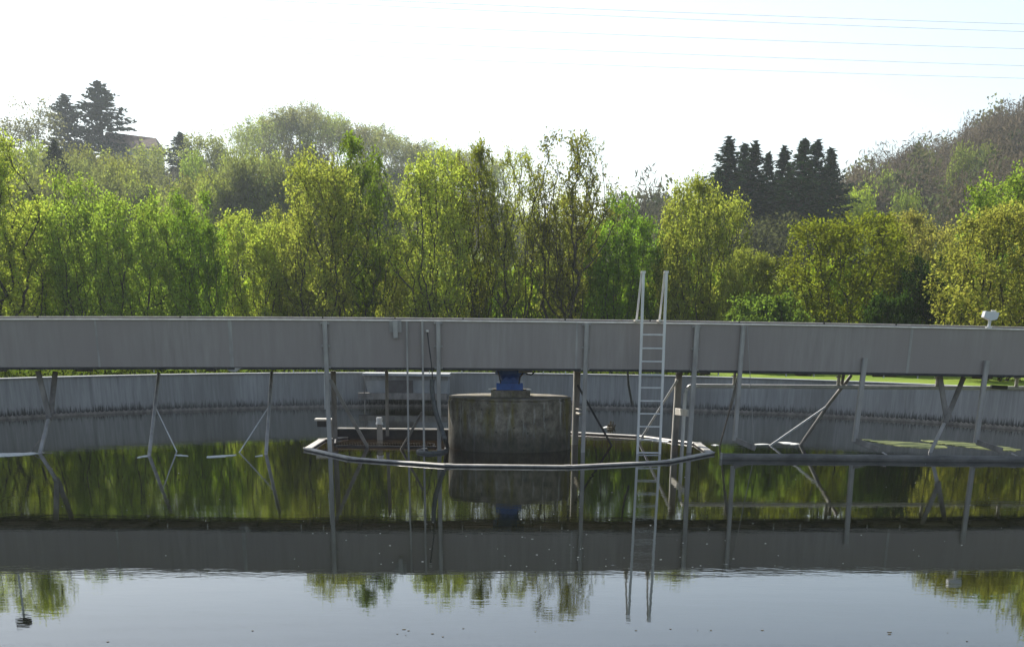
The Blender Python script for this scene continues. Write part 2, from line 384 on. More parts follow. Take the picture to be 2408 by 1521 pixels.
# ------------------------------------------------------------------ centre pier, bearing, feed well ring
PC = Vector((-.18, 35.76, 0)); PR = 1.535; PH = 1.17
def centre():
    p = empty('centre_pier', PC, 'squat round mossy concrete pier in the middle of the tank', 'pier')
    random.seed(3)
    MB().lathe((0, 0, 0), [(PR, -2.9), (PR, .0), (PR, .35), (PR, .7), (PR, PH-.05), (PR-.05, PH)], 96).build('pier_body', MT['pier'], p, True)
    MB().lathe((0, 0, 0), [(PR-.02, PH+.001), (PR-.01, PH+.03), (PR-.06, PH+.045)], 96).build('top_rim', MT['pier'], p)
    MB().box(-.46, .50, -.52, .52, PH+.046, PH+.20).build('plinth', MT['pier'], p)
    for sx in (-.47, .47):
        MB().box(sx-.06, sx+.06, -.3, -.18, PH+.201, PH+.225).build('anchor_plate', MT['alu2'], p)
    z0 = PH + .201
    b = empty('slewing_bearing', PC + Vector((0, 0, z0)), 'blue painted cast bearing carrying the bridge on top of the pier', 'bearing')
    MB().box(-.33, .32, -.38, .38, .0, .16).build('base', MT['blue'], b)
    MB().lathe((0, 0, 0), [(.25, .161), (.235, .24), (.26, .29), (.36, .35), (.37, .38), (.37, .49)], 32).build('neck', MT['blue'], b, True)
    MB().box(-.40, .39, -.36, .36, .491, .56).build('top_plate', MT['blue'], b)
    for s in (-1, 1):
        MB().hexa([(s*.10, -.25, .155), (s*.26, -.25, .155), (s*.26, -.22, .155), (s*.10, -.22, .155)], [(s*.02, -.25, .34), (s*.04, -.25, .34), (s*.04, -.22, .34), (s*.02, -.22, .34)]).build('rib', MT['blue'], b)
    MB().tube([(.22, -.37, .14), (.25, -.40, .30), (.33, -.42, .42), (.42, -.42, .38), (.52, -.42, .36), (.60, -.42, .42), (.63, -.42, .50)], .018, 8).build('cable', MT['black'], b, True)
    MB().tube([(-.23, -.37, .15), (-.26, -.38, .32), (-.30, -.38, .45)], .014, 8).build('cable', MT['black'], b, True)
    # twelve sided floating feed well ring
    R, n, w = 5.17, 12, .19
    g = empty('feed_well_ring', PC, 'twelve sided pale metal ring floating round the pier, lying just above the water', 'ring')
    vs = []; fs = []; prof = [(.006, .022), (.006, .042), (-.006, .052), (-w+.006, .052), (-w-.006, .042), (-w-.006, .022)]
    for k in range(n):
        a = -math.pi/2 + (k + .5) * 2*math.pi/n
        for off, z in prof: vs.append(((R+off)*math.cos(a), (R+off)*math.sin(a), z))
    m = len(prof)
    for k in range(n):
        for j in range(m): fs.append((k*m+j, ((k+1) % n)*m+j, ((k+1) % n)*m+(j+1) % m, k*m+(j+1) % m))
    MB().add(vs, fs).build('channel', MT['ring'], g)
    vs = []; fs = []; prof = [(0, -.4), (0, .020), (-w, .020), (-w, -.4)]
    for k in range(n):
        a = -math.pi/2 + (k + .5) * 2*math.pi/n
        for off, z in prof: vs.append(((R+off)*math.cos(a), (R+off)*math.sin(a), z-.0))
    m = 4
    for k in range(n):
        for j in range(m): fs.append((k*m+j, ((k+1) % n)*m+j, ((k+1) % n)*m+(j+1) % m, k*m+(j+1) % m))
    MB().add(vs, fs).build('skirt', MT['skirt'], g)  # side faces much darker than the channel on top
    random.seed(5)
    for k in range(n):
        a = -math.pi/2 + (k + .5) * 2*math.pi/n
        c = Vector(((R-w/2)*math.cos(a), (R-w/2)*math.sin(a), .052)); t = Vector((-math.sin(a), math.cos(a), 0)); q = Vector((math.cos(a), math.sin(a), 0))
        MB().hexa([c-t*.07-q*.11, c+t*.07-q*.11, c+t*.07+q*.11, c-t*.07+q*.11], [c-t*.07-q*.11+Vector((0,0,.006)), c+t*.07-q*.11+Vector((0,0,.006)), c+t*.07+q*.11+Vector((0,0,.006)), c-t*.07+q*.11+Vector((0,0,.006))]).build('joint_plate', MT['alu'], g)
    b = MB(); rr = R - w + .03
    b.add([(PC.x, PC.y, .004)] + [(PC.x+rr*math.cos(-math.pi/2+(k+.5)*2*math.pi/n), PC.y+rr*math.sin(-math.pi/2+(k+.5)*2*math.pi/n), .004) for k in range(n)], [(0, 1+k, 1+(k+1) % n) for k in range(n)])
    tag(b.build('well_water', MT['well']), kind='structure')
centre()

# ------------------------------------------------------------------ scraper bridge
ZT, ZB = 2.885, 1.845
XE = 20.2
def camber(x): return .055 * (1 - (x / 11.2) ** 2) if abs(x) < 14 else .055 * (1 - (14 / 11.2) ** 2)
nb = Vector((-BS, 1, 0)).normalized()           # across the bridge, away from the camera
def bp(x, t, z): return Vector((x, BY + BS * x, 0)) + nb * t + Vector((0, 0, z + camber(x)))
BR = empty('scraper_bridge', bp(0, BW/2, 0), 'long grey metal scraper bridge spanning the tank over the centre pier', 'bridge')
BO = Vector(BR.location)
def sweep(name, prof, m, x0=-XE, x1=XE, n=40):   # closed profile (t, z) swept along the bridge
    xs = [x0 + (x1 - x0) * i / n for i in range(n + 1)]; vs = []; fs = []; p = len(prof)
    for x in xs:
        for t, z in prof: vs.append(bp(x, t, z))
    for i in range(n):
        for j in range(p): fs.append((i*p+j, (i+1)*p+j, (i+1)*p+(j+1) % p, i*p+(j+1) % p))
    fs += [tuple(range(p)), tuple(range(n*p, (n+1)*p))[::-1]]
    return MB(BO).add(vs, fs).build(name, m, BR)
def bbox(name, x0, x1, t0, t1, z0, z1, m):
    return MB(BO).hexa([bp(x0, t0, z0), bp(x1, t0, z0), bp(x1, t1, z0), bp(x0, t1, z0)], [bp(x0, t0, z1), bp(x1, t0, z1), bp(x1, t1, z1), bp(x0, t1, z1)]).build(name, m, BR)
def part(b, name, m, smooth=False): return b.build(name, m, BR, smooth)
PXM = 1 / 108.0
def bridge():
    sweep('side_plate', [(0, ZB), (.012, ZB), (.012, ZT-.03), (0, ZT-.03)], MT['bridge'])
    sweep('side_plate', [(BW-.012, ZB), (BW, ZB), (BW, ZT-.03), (BW-.012, ZT-.03)], MT['bridge'])
    sweep('top_flange', [(-.035, ZT-.028), (.10, ZT-.028), (.10, ZT+.004), (-.02, ZT+.004), (-.035, ZT-.010)], MT['toprail'])
    sweep('top_flange', [(BW-.10, ZT-.028), (BW+.035, ZT-.028), (BW+.035, ZT+.052), (BW-.10, ZT+.052)], MT['toprail'])
    sweep('bottom_flange', [(-.045, ZB-.055), (.12, ZB-.055), (.12, ZB-.002), (-.045, ZB-.002)], MT['dark'])
    sweep('bottom_flange', [(BW-.12, ZB-.055), (BW+.045, ZB-.055), (BW+.045, ZB-.002), (BW-.12, ZB-.002)], MT['dark'])
    sweep('deck', [(.03, ZB+.06), (BW-.03, ZB+.06), (BW-.03, ZB+.10), (.03, ZB+.10)], MT['dull'])
    sweep('cable', [(.14, ZT+.006), (.165, ZT+.006), (.165, ZT+.03), (.14, ZT+.03)], MT['black'])
    # underside cross members
    x = -19.5; random.seed(8)
    while x < 19.6:
        bbox('cross_beam', x-.045, x+.045, .125, BW-.125, ZB-.05, ZB+.055, MT['dark']); x += 1.3
    # small bolts hanging below the bottom flange
    for px in (362, 460, 690, 745, 1010, 1086, 1278, 1330, 1505, 1560, 1690, 1850, 1915, 2080, 2160):
        p = on_b(px, 866, .03); bbox('hanging_bolt', p.x-.012, p.x+.012, .0, .05, ZB-.12, ZB-.056, MT['alu2'])
    for px, wpx in ((20, 14), (210, 40), (505, 24), (900, 22), (1005, 18), (1240, 36), (1660, 26), (1890, 40), (2080, 60), (2310, 50)):
        p = on_b(px, 868, .9); w = wpx * PXM
        bbox('hanger_channel', p.x-w/2, p.x+w/2, .6, .75, ZB-.12, ZB-.051, MT['dull'])
    # plate joint strips
    for px, w in ((229, .045), (543, .085), (1356, .045), (2141, .06)):
        p = on_b(px, 808); bbox('joint_strip', p.x-w/2, p.x+w/2, -.006, -.001, ZB, ZT-.032, MT['alu'])
    p = on_b(548, 868, -.03)
    MB(BO).hexa([p+Vector((-.20, -.012, .03)), p+Vector((-.08, -.012, -.05)), p+Vector((-.08, .01, -.05)), p+Vector((-.20, .01, .03))],
                [p+Vector((.20, -.012, .03)), p+Vector((.06, -.012, -.06)), p+Vector((.06, .01, -.06)), p+Vector((.20, .01, .03))]).build('gusset', MT['alu'], BR)
    # bolted posts on the near side: (x top, y top, x bottom, y bottom, width, depth, clamps)
    for xt, yt, xb, yb, w, d, cl in ((763.2, 756, 776.4, 1068, .105, .06, 1), (956.4, 755, 961, 1068, .045, .045, 0), (993, 754, 997.3, 1064, .05, .05, 0),
                                     (1030.4, 755.5, 1033, 1068, .10, .06, 1), (1379.8, 759, 1370.5, 1066, .10, .06, 1), (1639.6, 764, 1619.5, 1068, .115, .07, 1)):
        a = on_b(xt, yt, -.085); b = on_b(xb, yb, -.085); b.z = -.3
        q = part(MB(BO).bar(a, b, w, d), 'post', MT['alu'])
        if cl:
            for k, f_ in enumerate((.01, .27, .53)):
                c = MB(a)
                z = a.z + (ZB - a.z) * (f_ / .53) + (-.02 if k == 0 else .05 if k == 2 else 0)
                cc = Vector((a.x, a.y, z)) + nb * .05
                c.bar(cc + Vector((-.10, 0, 0)), cc + Vector((.10, 0, 0)), .045, .05, (0, 0, 1))
                o = c.build('clamp', MT['alu'], q); o.location = a - BO
    # wide boards (posts that carry the scum board) on the right
    for xt, yt, xb, yb, w, bx, by in ((1749.5, 765, 1729, 1036, .085, 1776.8, 1054), (2036, 841.7, 2011, 1038, .10, 2066, 1056), (2322.8, 848, 2296.5, 1041, .10, 2357, 1059)):
        a = on_b(xt, yt, -.09); b = on_b(xb, yb, -.09)
        q = part(MB(BO).bar(a, b, w, .05).bar(Vector(a)+Vector((-w*.55, .03, 0)), Vector(b)+Vector((-w*.55, .03, 0)), .025, .09), 'board_post', MT['alu'])
        e = at_z(bx, by, .13); s = Vector((b.x, b.y, b.z+.02)); ax = (e - s)
        up = Vector((0, 0, 1))
        part(MB(BO).bar(s, e, .13, .04, up), 'skimmer_arm', MT['dull'])
    # braces between near posts and water
    def strut(p, q, w, d, m='alu', name='brace'): return part(MB(BO).bar(p, q, w, d), name, MT[m])
    strut(on_b(777, 893, .1), at_z(870, 1061, -.1), .085, .03)
    strut(on_b(993, 968, .0), at_z(941, 1061, -.05), .06, .03, 'dull')
    strut(on_b(1358, 905, BW), at_z(1440, 1050, -.03), .05, .04, 'dark')
    strut(on_b(1593, 893, BW), at_z(1502, 1040, .0), .055, .03, 'alu2')
    # far side posts
    def fpost(xt, yt, xb, zb, w, d, m): 
        a = on_b(xt, yt, BW+.1); b = on_b(xb, 1040, BW+.1); b.z = zb; return part(MB(BO).bar(a, b, w, d), 'far_post', MT[m])
    fpost(783.5, 872, 788, -.3, .13, .06, 'dull'); fpost(1358.5, 870, 1352, -.3, .15, .05, 'dull'); fpost(1351, 870, 1346, -.3, .03, .12, 'toprail')  # narrow pale strips here and below paint the sunlit left edges of the posts
    fpost(1597.5, 872, 1587, -.3, .16, .05, 'dull'); fpost(1589.5, 890, 1580, -.3, .025, .12, 'toprail')
    fpost(909, 868, 911.5, .2, .085, .05, 'dull'); 
    # thin pale edge rod left of the first post
    strut(on_b(743.5+19.5, 879, -.02), on_b(765.5-1.0, 962, -.02), .02, .02, 'alu2', 'rod')
    part(MB(BO).bar(on_b(1588, 967, BW-.1), on_b(1618, 971, .1), .16, .03, (0, 0, 1)), 'bracket', MT['toprail'])
    part(MB(BO).bar(on_b(1356, 961, BW-.1), on_b(1371, 964, .3), .025, .05, (0, 0, 1)).bar(on_b(1356, 971, BW-.1), on_b(1371, 975, .3), .045, .05, (0, 0, 1)), 'bracket', MT['toprail'])
    # slanting scraper tubes on the left with stay wires
    for xt, yt, xf, yf, wx, wy, hx, hy in ((373.5, 878, 350.9, 1071, 418.2, 1066.5, 374.4, 958), (639.2, 876, 625.4, 1068, 559, 1069, 629.7, 956)):
        a = on_b(xt, yt, BW-.2); b = at_z(xf, yf, 0); dd = (b-a).normalized()
        q = part(MB(BO).tube([a, a+(b-a)*.5, b+dd*.6], .042, 12), 'scraper_tube', MT['alu'], True)
        k = (yt-hy)/(yt-yf); h = a + (b-a)*((hy-yt)/(yf-yt))
        c = MB(b); c.tube([h, at_z(wx, wy, -.05)], .015, 6); o = c.build('stay_wire', MT['alu2'], q); o.location = b-BO
        q.data.transform(Matrix.Translation(BO-b)); q.location = b-BO; o.location = (0, 0, 0)
    # forked scraper arms
    def fork(t1, t2, j, foot, foot_z=-.4, m='dull', w=.13):
        A = on_b(*t1, .5); B = on_b(*t2, .9); J = on_b(*j, .35); G = at_z(*foot, 0); e = G + (G-J).normalized()*.5
        b = MB(BO).bar(A, J, w, .05).bar(B, J + Vector((.03, .03, .05)), w*.95, .05)
        b.bar(J + (J-G).normalized()*.12, J - (J-G).normalized()*.10, .15, .09)
        q = part(b, 'forked_arm', MT[m]); part(MB(BO).bar(J - (J-G).normalized()*.11, e, w*.66, .07), 'arm_foot', MT['alu'])
        return q
    fork((89, 872), (130, 874), (116, 980), (94, 1066))
    fork((2210, 884), (2266, 887), (2226, 984), (2187, 1064))
    part(MB(BO).tube([on_b(97, 1030, .2), at_z(70, 1064, 0)], .012, 6), 'stay_wire', MT['dull'])
    # lambda shaped arm
    A = on_b(2002, 882, BW); J = on_b(1946, 954, BW); G = at_z(1882.6, 1046.5, 0); G2 = at_z(1812, 1047, 0)
    b = MB(BO).tube([A, J, G + (G-J)*.1], .045, 10)
    b.bar(on_b(1984, 880, BW-.1), on_b(1978, 912, BW-.02), .08, .04)
    part(b, 'scraper_tube', MT['dull'], True)
    part(MB(BO).tube([J, G2 + (G2-J)*.05], .026, 8), 'brace', MT['alu2'], True)
    part(MB(BO).tube([on_b(1741, 880, .6), on_b(1722.9, 940, .55), at_z(1692, 1050, 0)], .022, 8).bar(on_b(1739, 880, .8), on_b(1717, 960, .8), .08, .04), 'brace', MT['dull'])
    part(MB(BO).tube([on_b(1757.3, 766, -.1), on_b(1773, 1046, -.35)], .008, 6), 'stay_wire', MT['alu'])
    part(MB(BO).tube([on_b(1475.6, 866, BW), on_b(1478, 905, BW), on_b(1486.5, 952, BW)], [.02, .03, .03], 8), 'hanging_hose', MT['hose'], True)
    # cable bracket near the top
    b = MB(BO); a = on_b(915, 752, -.03); c = on_b(944.5, 781, -.03)
    b.hexa([(a.x, a.y, a.z), (c.x, a.y+.002, a.z), (c.x, a.y+.02, a.z), (a.x, a.y+.02, a.z)], [(a.x, a.y, c.z), (c.x, a.y, c.z), (c.x, a.y+.02, c.z), (a.x, a.y+.02, c.z)])
    a = on_b(923, 753, -.1); c = on_b(936.5, 795, -.1)
    b.hexa([(a.x, a.y, a.z), (c.x, a.y, a.z), (c.x, a.y+.065, a.z), (a.x, a.y+.065, a.z)], [(a.x+.01, a.y, c.z), (c.x-.01, a.y, c.z), (c.x-.01, a.y+.06, c.z), (a.x+.01, a.y+.06, c.z)])
    part(b, 'cable_bracket', MT['alu'])
    for sx in (-1, 1):
        x = sx * (XE - .35)
        MB(BO).hexa([bp(x-.2, -.2, -1+2.16), bp(x+.2, -.2, 1.16), bp(x+.2, BW+.2, 1.16), bp(x-.2, BW+.2, 1.16)], [bp(x-.2, -.05, ZB-.06), bp(x+.2, -.05, ZB-.06), bp(x+.2, BW+.05, ZB-.06), bp(x-.2, BW+.05, ZB-.06)]).build('end_carriage', MT['dull'], BR)
    # little ties on top of the flange
    for px in (90, 425, 760, 930, 1090, 1330, 1530, 1740, 1940, 2110):
        p = on_b(px, 748, .15); bbox('cable_tie', p.x-.015, p.x+.015, .12, .18, ZT+.006, ZT+.055, MT['dark'])
bridge()

# ------------------------------------------------------------------ things hung on the bridge
def hung():
    # ladder
    lb = on_b(1499.2, 1064.5, -.45)
    L = empty('ladder', (lb.x, lb.y, 0), 'tall aluminium ladder hung on the bridge side, rails rising above it', 'ladder'); O = Vector(L.location)
    yy = on_b(1525, 900, -.42).y
    def P(px, py): return at_y(px, py, yy)
    rails = []
    for xt, xb in ((1513.5, 1499.5), (1567.5, 1552)):
        a = P(xt, 640); b = P(xb, 1066); b.z = -.35
        MB(O).bar(a, b, .062, .045, (1, 0, 0)).build('rail', MT['alu2'], L)
        rails.append((a, b))
        # rear leg of the handrail down to the bridge top
        g = on_b(xt-17, 752, .05); g.z = ZT + .06
        q = MB(O).bar(a + Vector((-.035, .06, 0)), g, .045, .04, (1, 0, 0)).build('rear_stay', MT['alu2'], L)
        MB(O).bar(a + Vector((-.06, .03, .0)), a + Vector((.05, .03, .0)), .09, .05, (0, 1, 0)).build('end_cap', MT['toprail'], L)
        MB(O).box(g.x-.06, g.x+.05, yy+.03, g.y+.06, ZT+.075, ZT+.11).build('clamp', MT['toprail'], L)
    for y in (786.9, 818.8, 849.7, 880.5, 911.3, 942.2, 972.3, 1002.8, 1033.6, 1064):
        k = (y-640)/(1066-640)
        xa = 1513.5 + (1499.5-1513.5)*k; xb = 1567.5 + (1552-1567.5)*k
        MB(O).bar(P(xa+2, y), P(xb-2, y+.5), .032, .035, (0, 0, 1)).build('rung', MT['alu2'], L)
    # floodlights on the top
    def lamp(px, py0, label, tall, flip=1):
        g = on_b(px, 770, .02); g.z = ZT + .005
        T = empty('floodlight', g, label, 'lamp', 'floodlights on the bridge'); h = tall
        MB().bar((0, 0, 0), (.01*flip, 0, h), .06 if h < .5 else .045, .05).bar((-.07, 0, .012), (.07, 0, .012), .06, .024, (0, 1, 0)).build('bracket', MT['white'], T)
        MB().hexa([(-.20, -.14, h+.01), (-.02, -.17, h-.06), (-.02, .12, h-.06), (-.20, .14, h+.01)], [(-.17, -.14, h+.20), (.18, -.13, h+.16), (.18, .12, h+.16), (-.17, .14, h+.20)]) if 0 else None
        b = MB(); z = h
        prof = [(-.165, .02), (.0, -.05), (.13, -.02), (.16, .05), (.16, .135), (-.15, .16)]
        vs = [(x_, y_, z+z_) for y_ in (-.13, .11) for x_, z_ in prof]; n = len(prof)
        b.add(vs, [tuple(range(n)), tuple(range(n, 2*n))[::-1]] + [(i, n+i, n+(i+1) % n, (i+1) % n) for i in range(n)])
        b.build('housing', MT['white'] if tall < .5 else MT['dark'], T)
        MB().hexa([(-.185, -.12, z+.03), (-.170, -.12, z+.03), (-.170, .10, z+.03), (-.185, .10, z+.03)], [(-.165, -.12, z+.15), (-.153, -.12, z+.155), (-.153, .10, z+.155), (-.165, .10, z+.15)]).build('lamp_glass', MT['white'] if tall < .5 else MT['dark'], T)
        MB().bar((0, -.01, z+.165), (.12, -.01, z+.155), .03, .05, (0, 1, 0)).build('lens_clip', MT['toprail'], T)
    lamp(2325, 733, 'small white floodlight tilted on a short bracket at the right of the bridge', .21)
    lamp(-34, 640, 'lamp on a tall pole at the left end of the bridge, mirrored in the water', 1.15)
    # black suction hose
    h = empty('suction_hose', at_z(1045, 1062, 0), 'thick dark hose hanging from the bridge and curling on the water beside the pier', 'hose'); O = Vector(h.location)
    pts = [on_b(1004.8, 781, -.05), on_b(1009, 815, -.13), on_b(1014.8, 855, -.15), on_b(1017.5, 896, -.13)]
    MB(O).tube(pts, .014, 8).build('cable', MT['black'], h, True)
    MB(O).lathe(on_b(1004.8, 779, -.06), [(.03, -.02), (.04, 0), (.03, .03)], 12).build('cable_gland', MT['toprail'], h)
    pts = [on_b(1016.5, 892, -.14), on_b(1016, 910, -.15), on_b(1018, 935, -.16), on_b(1023, 962, -.18), on_b(1030, 985, -.2), on_b(1039, 1010, -.22), on_b(1047, 1035, -.25)]
    c = [at_z(1051, 1050, .03), at_z(1049, 1060, .01), at_z(1040, 1064, .01), at_z(1025, 1066, .01), at_z(1008, 1066.5, .01), at_z(992, 1065, .01), at_z(984, 1062.5, .01), at_z(990, 1060, .0), at_z(1003, 1058.5, 0.)]
    allp = pts + c; sm = []
    for i in range(len(allp)-1):
        p0 = allp[max(i-1, 0)]; p1 = allp[i]; p2 = allp[i+1]; p3 = allp[min(i+2, len(allp)-1)]
        for k in range(4):
            t = k/4; sm.append(.5*((2*p1)+(p2-p0)*t+(2*p0-5*p1+4*p2-p3)*t*t+(3*p1-p0-3*p2+p3)*t**3))
    sm.append(allp[-1])
    MB(O).tube(sm, .058, 12).build('hose_body', MT['hose'], h, True)
    # scum pipe under the bridge on the right
    t = 1.86
    s = on_b(1618, 907, t)
    S = empty('scum_pipe', s, 'pale horizontal pipe slung under the right half of the bridge, bending down at one end', 'pipe'); O = Vector(s)
    end = on_b(2620, 912, t); z = s.z
    pts = [on_b(1604, 1052, t)]; pts[0].z = -.2
    pb = on_b(1612, 925, t); pts += [Vector((pts[0].x, pts[0].y, .8)), Vector((pts[0].x+.005, pts[0].y, z-.20)), Vector((pts[0].x+.03, pts[0].y, z-.08)), Vector((pts[0].x+.10, pts[0].y, z-.015)), Vector((pts[0].x+.2, pts[0].y+.01, z))]
    xe = 18.5
    x0 = pts[-1].x; y0 = pts[-1].y
    pts += [Vector((x0+(xe-x0)*f_, y0+(xe-x0)*f_*BS, z+(-.0)*f_)) for f_ in (.25, .5, .75, 1)]
    MB(O).tube(pts, .048, 14).build('pipe_body', MT['alu2'], S, True)
    for px in (1727.5, 1972.5, 2205, 2392):
        p = on_b(px, 890, t); 
        b = MB(O).lathe((p.x, p.y, 0), [(.045, z+.05), (.045, ZB-.16), (.09, ZB-.158), (.09, ZB-.135), (.04, ZB-.133), (.04, ZB-.06)], 14); b.build('hanger', MT['toprail'], S, True)
    p = on_b(2345, 905, t-.1)
    MB(O).bar(on_b(2330, 909, t-.08), on_b(2368, 911, t-.08), .09, .1, (0, 0, 1)).build('coupling', MT['black'], S)
    # boom floating in front
    a = at_z(1696, 1078.5, 0); Y = a.y
    xe = 17.5
    B = empty('scum_boom', (a.x, Y, 0), 'long grey floating boom lying on the water at the right, parallel to the bridge', 'boom'); O = Vector(B.location)
    b = MB(O); slope = (at_z(2408, 1085.5, 0).y - Y) / (at_z(2408, 1085.5, 0).x - a.x)
    xs = [a.x + (xe-a.x)*i/12 for i in range(13)]; prof = [(-.07, -.05), (-.08, .05), (-.06, .10), (-.02, .125), (.04, .125), (.07, .09), (.07, -.05)]
    vs = []; fs = []; n = len(prof)
    for x in xs:
        for t_, z_ in prof: vs.append((x, Y + slope*(x-a.x) + t_, z_ + .004*math.sin(x*2)))
    for i in range(12):
        for j in range(n): fs.append((i*n+j, (i+1)*n+j, (i+1)*n+(j+1) % n, i*n+(j+1) % n))
    fs += [tuple(range(n)), tuple(range(12*n, 13*n))[::-1]]
    b.add(vs, fs); b.build('boom_body', MT['boom'], B)
    b = MB(O).bar((a.x-.01, Y-.02, -.1), (a.x-.01, Y-.02, .14), .03, .16).build('end_plate', MT['alu'], B)
    for px in (2068, 2359):
        p = at_z(px, 1070, .06); 
        MB(O).bar((p.x, Y+slope*(p.x-a.x)+.02, .13), (p.x-.01, Y+slope*(p.x-a.x)+.35, .15), .05, .02).build('lug', MT['alu'], B)
hung()

def trough():
    Y = 37.9
    a = at_y(794, 1037, Y); b = at_y(1056, 1037, Y); zt = at_y(900, 1006.5, Y).z
    T = empty('scum_trough', (a.x, Y, 0), 'black open scum trough with a pale rim and toothed front edge, left of the pier', 'trough'); O = Vector(T.location)
    MB(O).box(a.x, b.x, Y, Y+.04, -.2, zt-.035).build('back_wall', MT['dark'], T)
    MB(O).box(a.x-.02, b.x, Y-.03, Y+.08, zt-.033, zt).build('rim', MT['toprail'], T)
    Yf = at_z(900, 1052, .0).y; xa = at_y(786, 1050, Yf).x; xb = at_y(1026, 1050, Yf).x
    MB(O).hexa([(a.x-.03, Y+.04, -.2), (xa, Yf, -.2), (xa+.04, Yf, -.2), (a.x+.0, Y+.04, -.2)], [(a.x-.03, Y+.04, zt-.04), (xa, Yf, .10), (xa+.04, Yf, .10), (a.x+.0, Y+.04, zt-.04)]).build('side_wall', MT['dark'], T)
    c = MB(O).box(xa+.05, xb, Yf-.02, Yf+.028, -.2, .045)
    c.build('front_lip', MT['dark'], T)
    c = MB(O); n = 62
    for k in range(n):
        x = xa+.06 + (xb-xa-.12)*k/(n-1); c.bar((x-.006, Yf+.0, .046), (x+.006, Yf+.0, .11), .017, .02, (1, 0, 0), False)
        o = c.build('toothed_strip', MT['toprail'], T); o['kind'] = 'stuff'
    # float switch post
    p = at_y(893.5, 1035, Y-.25); w = .075
    MB(O).bar((p.x, Y-.25, -.05), (p.x, Y-.25, at_y(893, 1001, Y-.25).z), .15, .06).build('stub_post', MT['alu'], T)
    MB(O).lathe((p.x, Y-.25, 0), [(.05, at_y(893, 1000, Y-.25).z), (.10, at_y(893, 997, Y-.25).z), (.075, at_y(893, 990, Y-.25).z), (.085, at_y(893, 984, Y-.25).z), (.07, at_y(893, 981, Y-.25).z)], 16).build('cap', MT['alu2'], T, True)
    # side channel at left
    q = at_y(740, 984, Y); r = at_y(785, 998, Y)
    MB(O).box(q.x, r.x, Y-.05, Y+.25, q.z-.05, q.z).build('side_channel', MT['toprail'], T)
    MB(O).box(q.x+.06, q.x+.28, Y-.02, Y+.2, r.z-.06, q.z-.052).build('side_channel_foot', MT['dark'], T)
    MB(O).box(r.x-.18, r.x+.01, Y-.04, Y+.2, -.2, q.z-.052).build('side_post', MT['dull'], T)
trough()

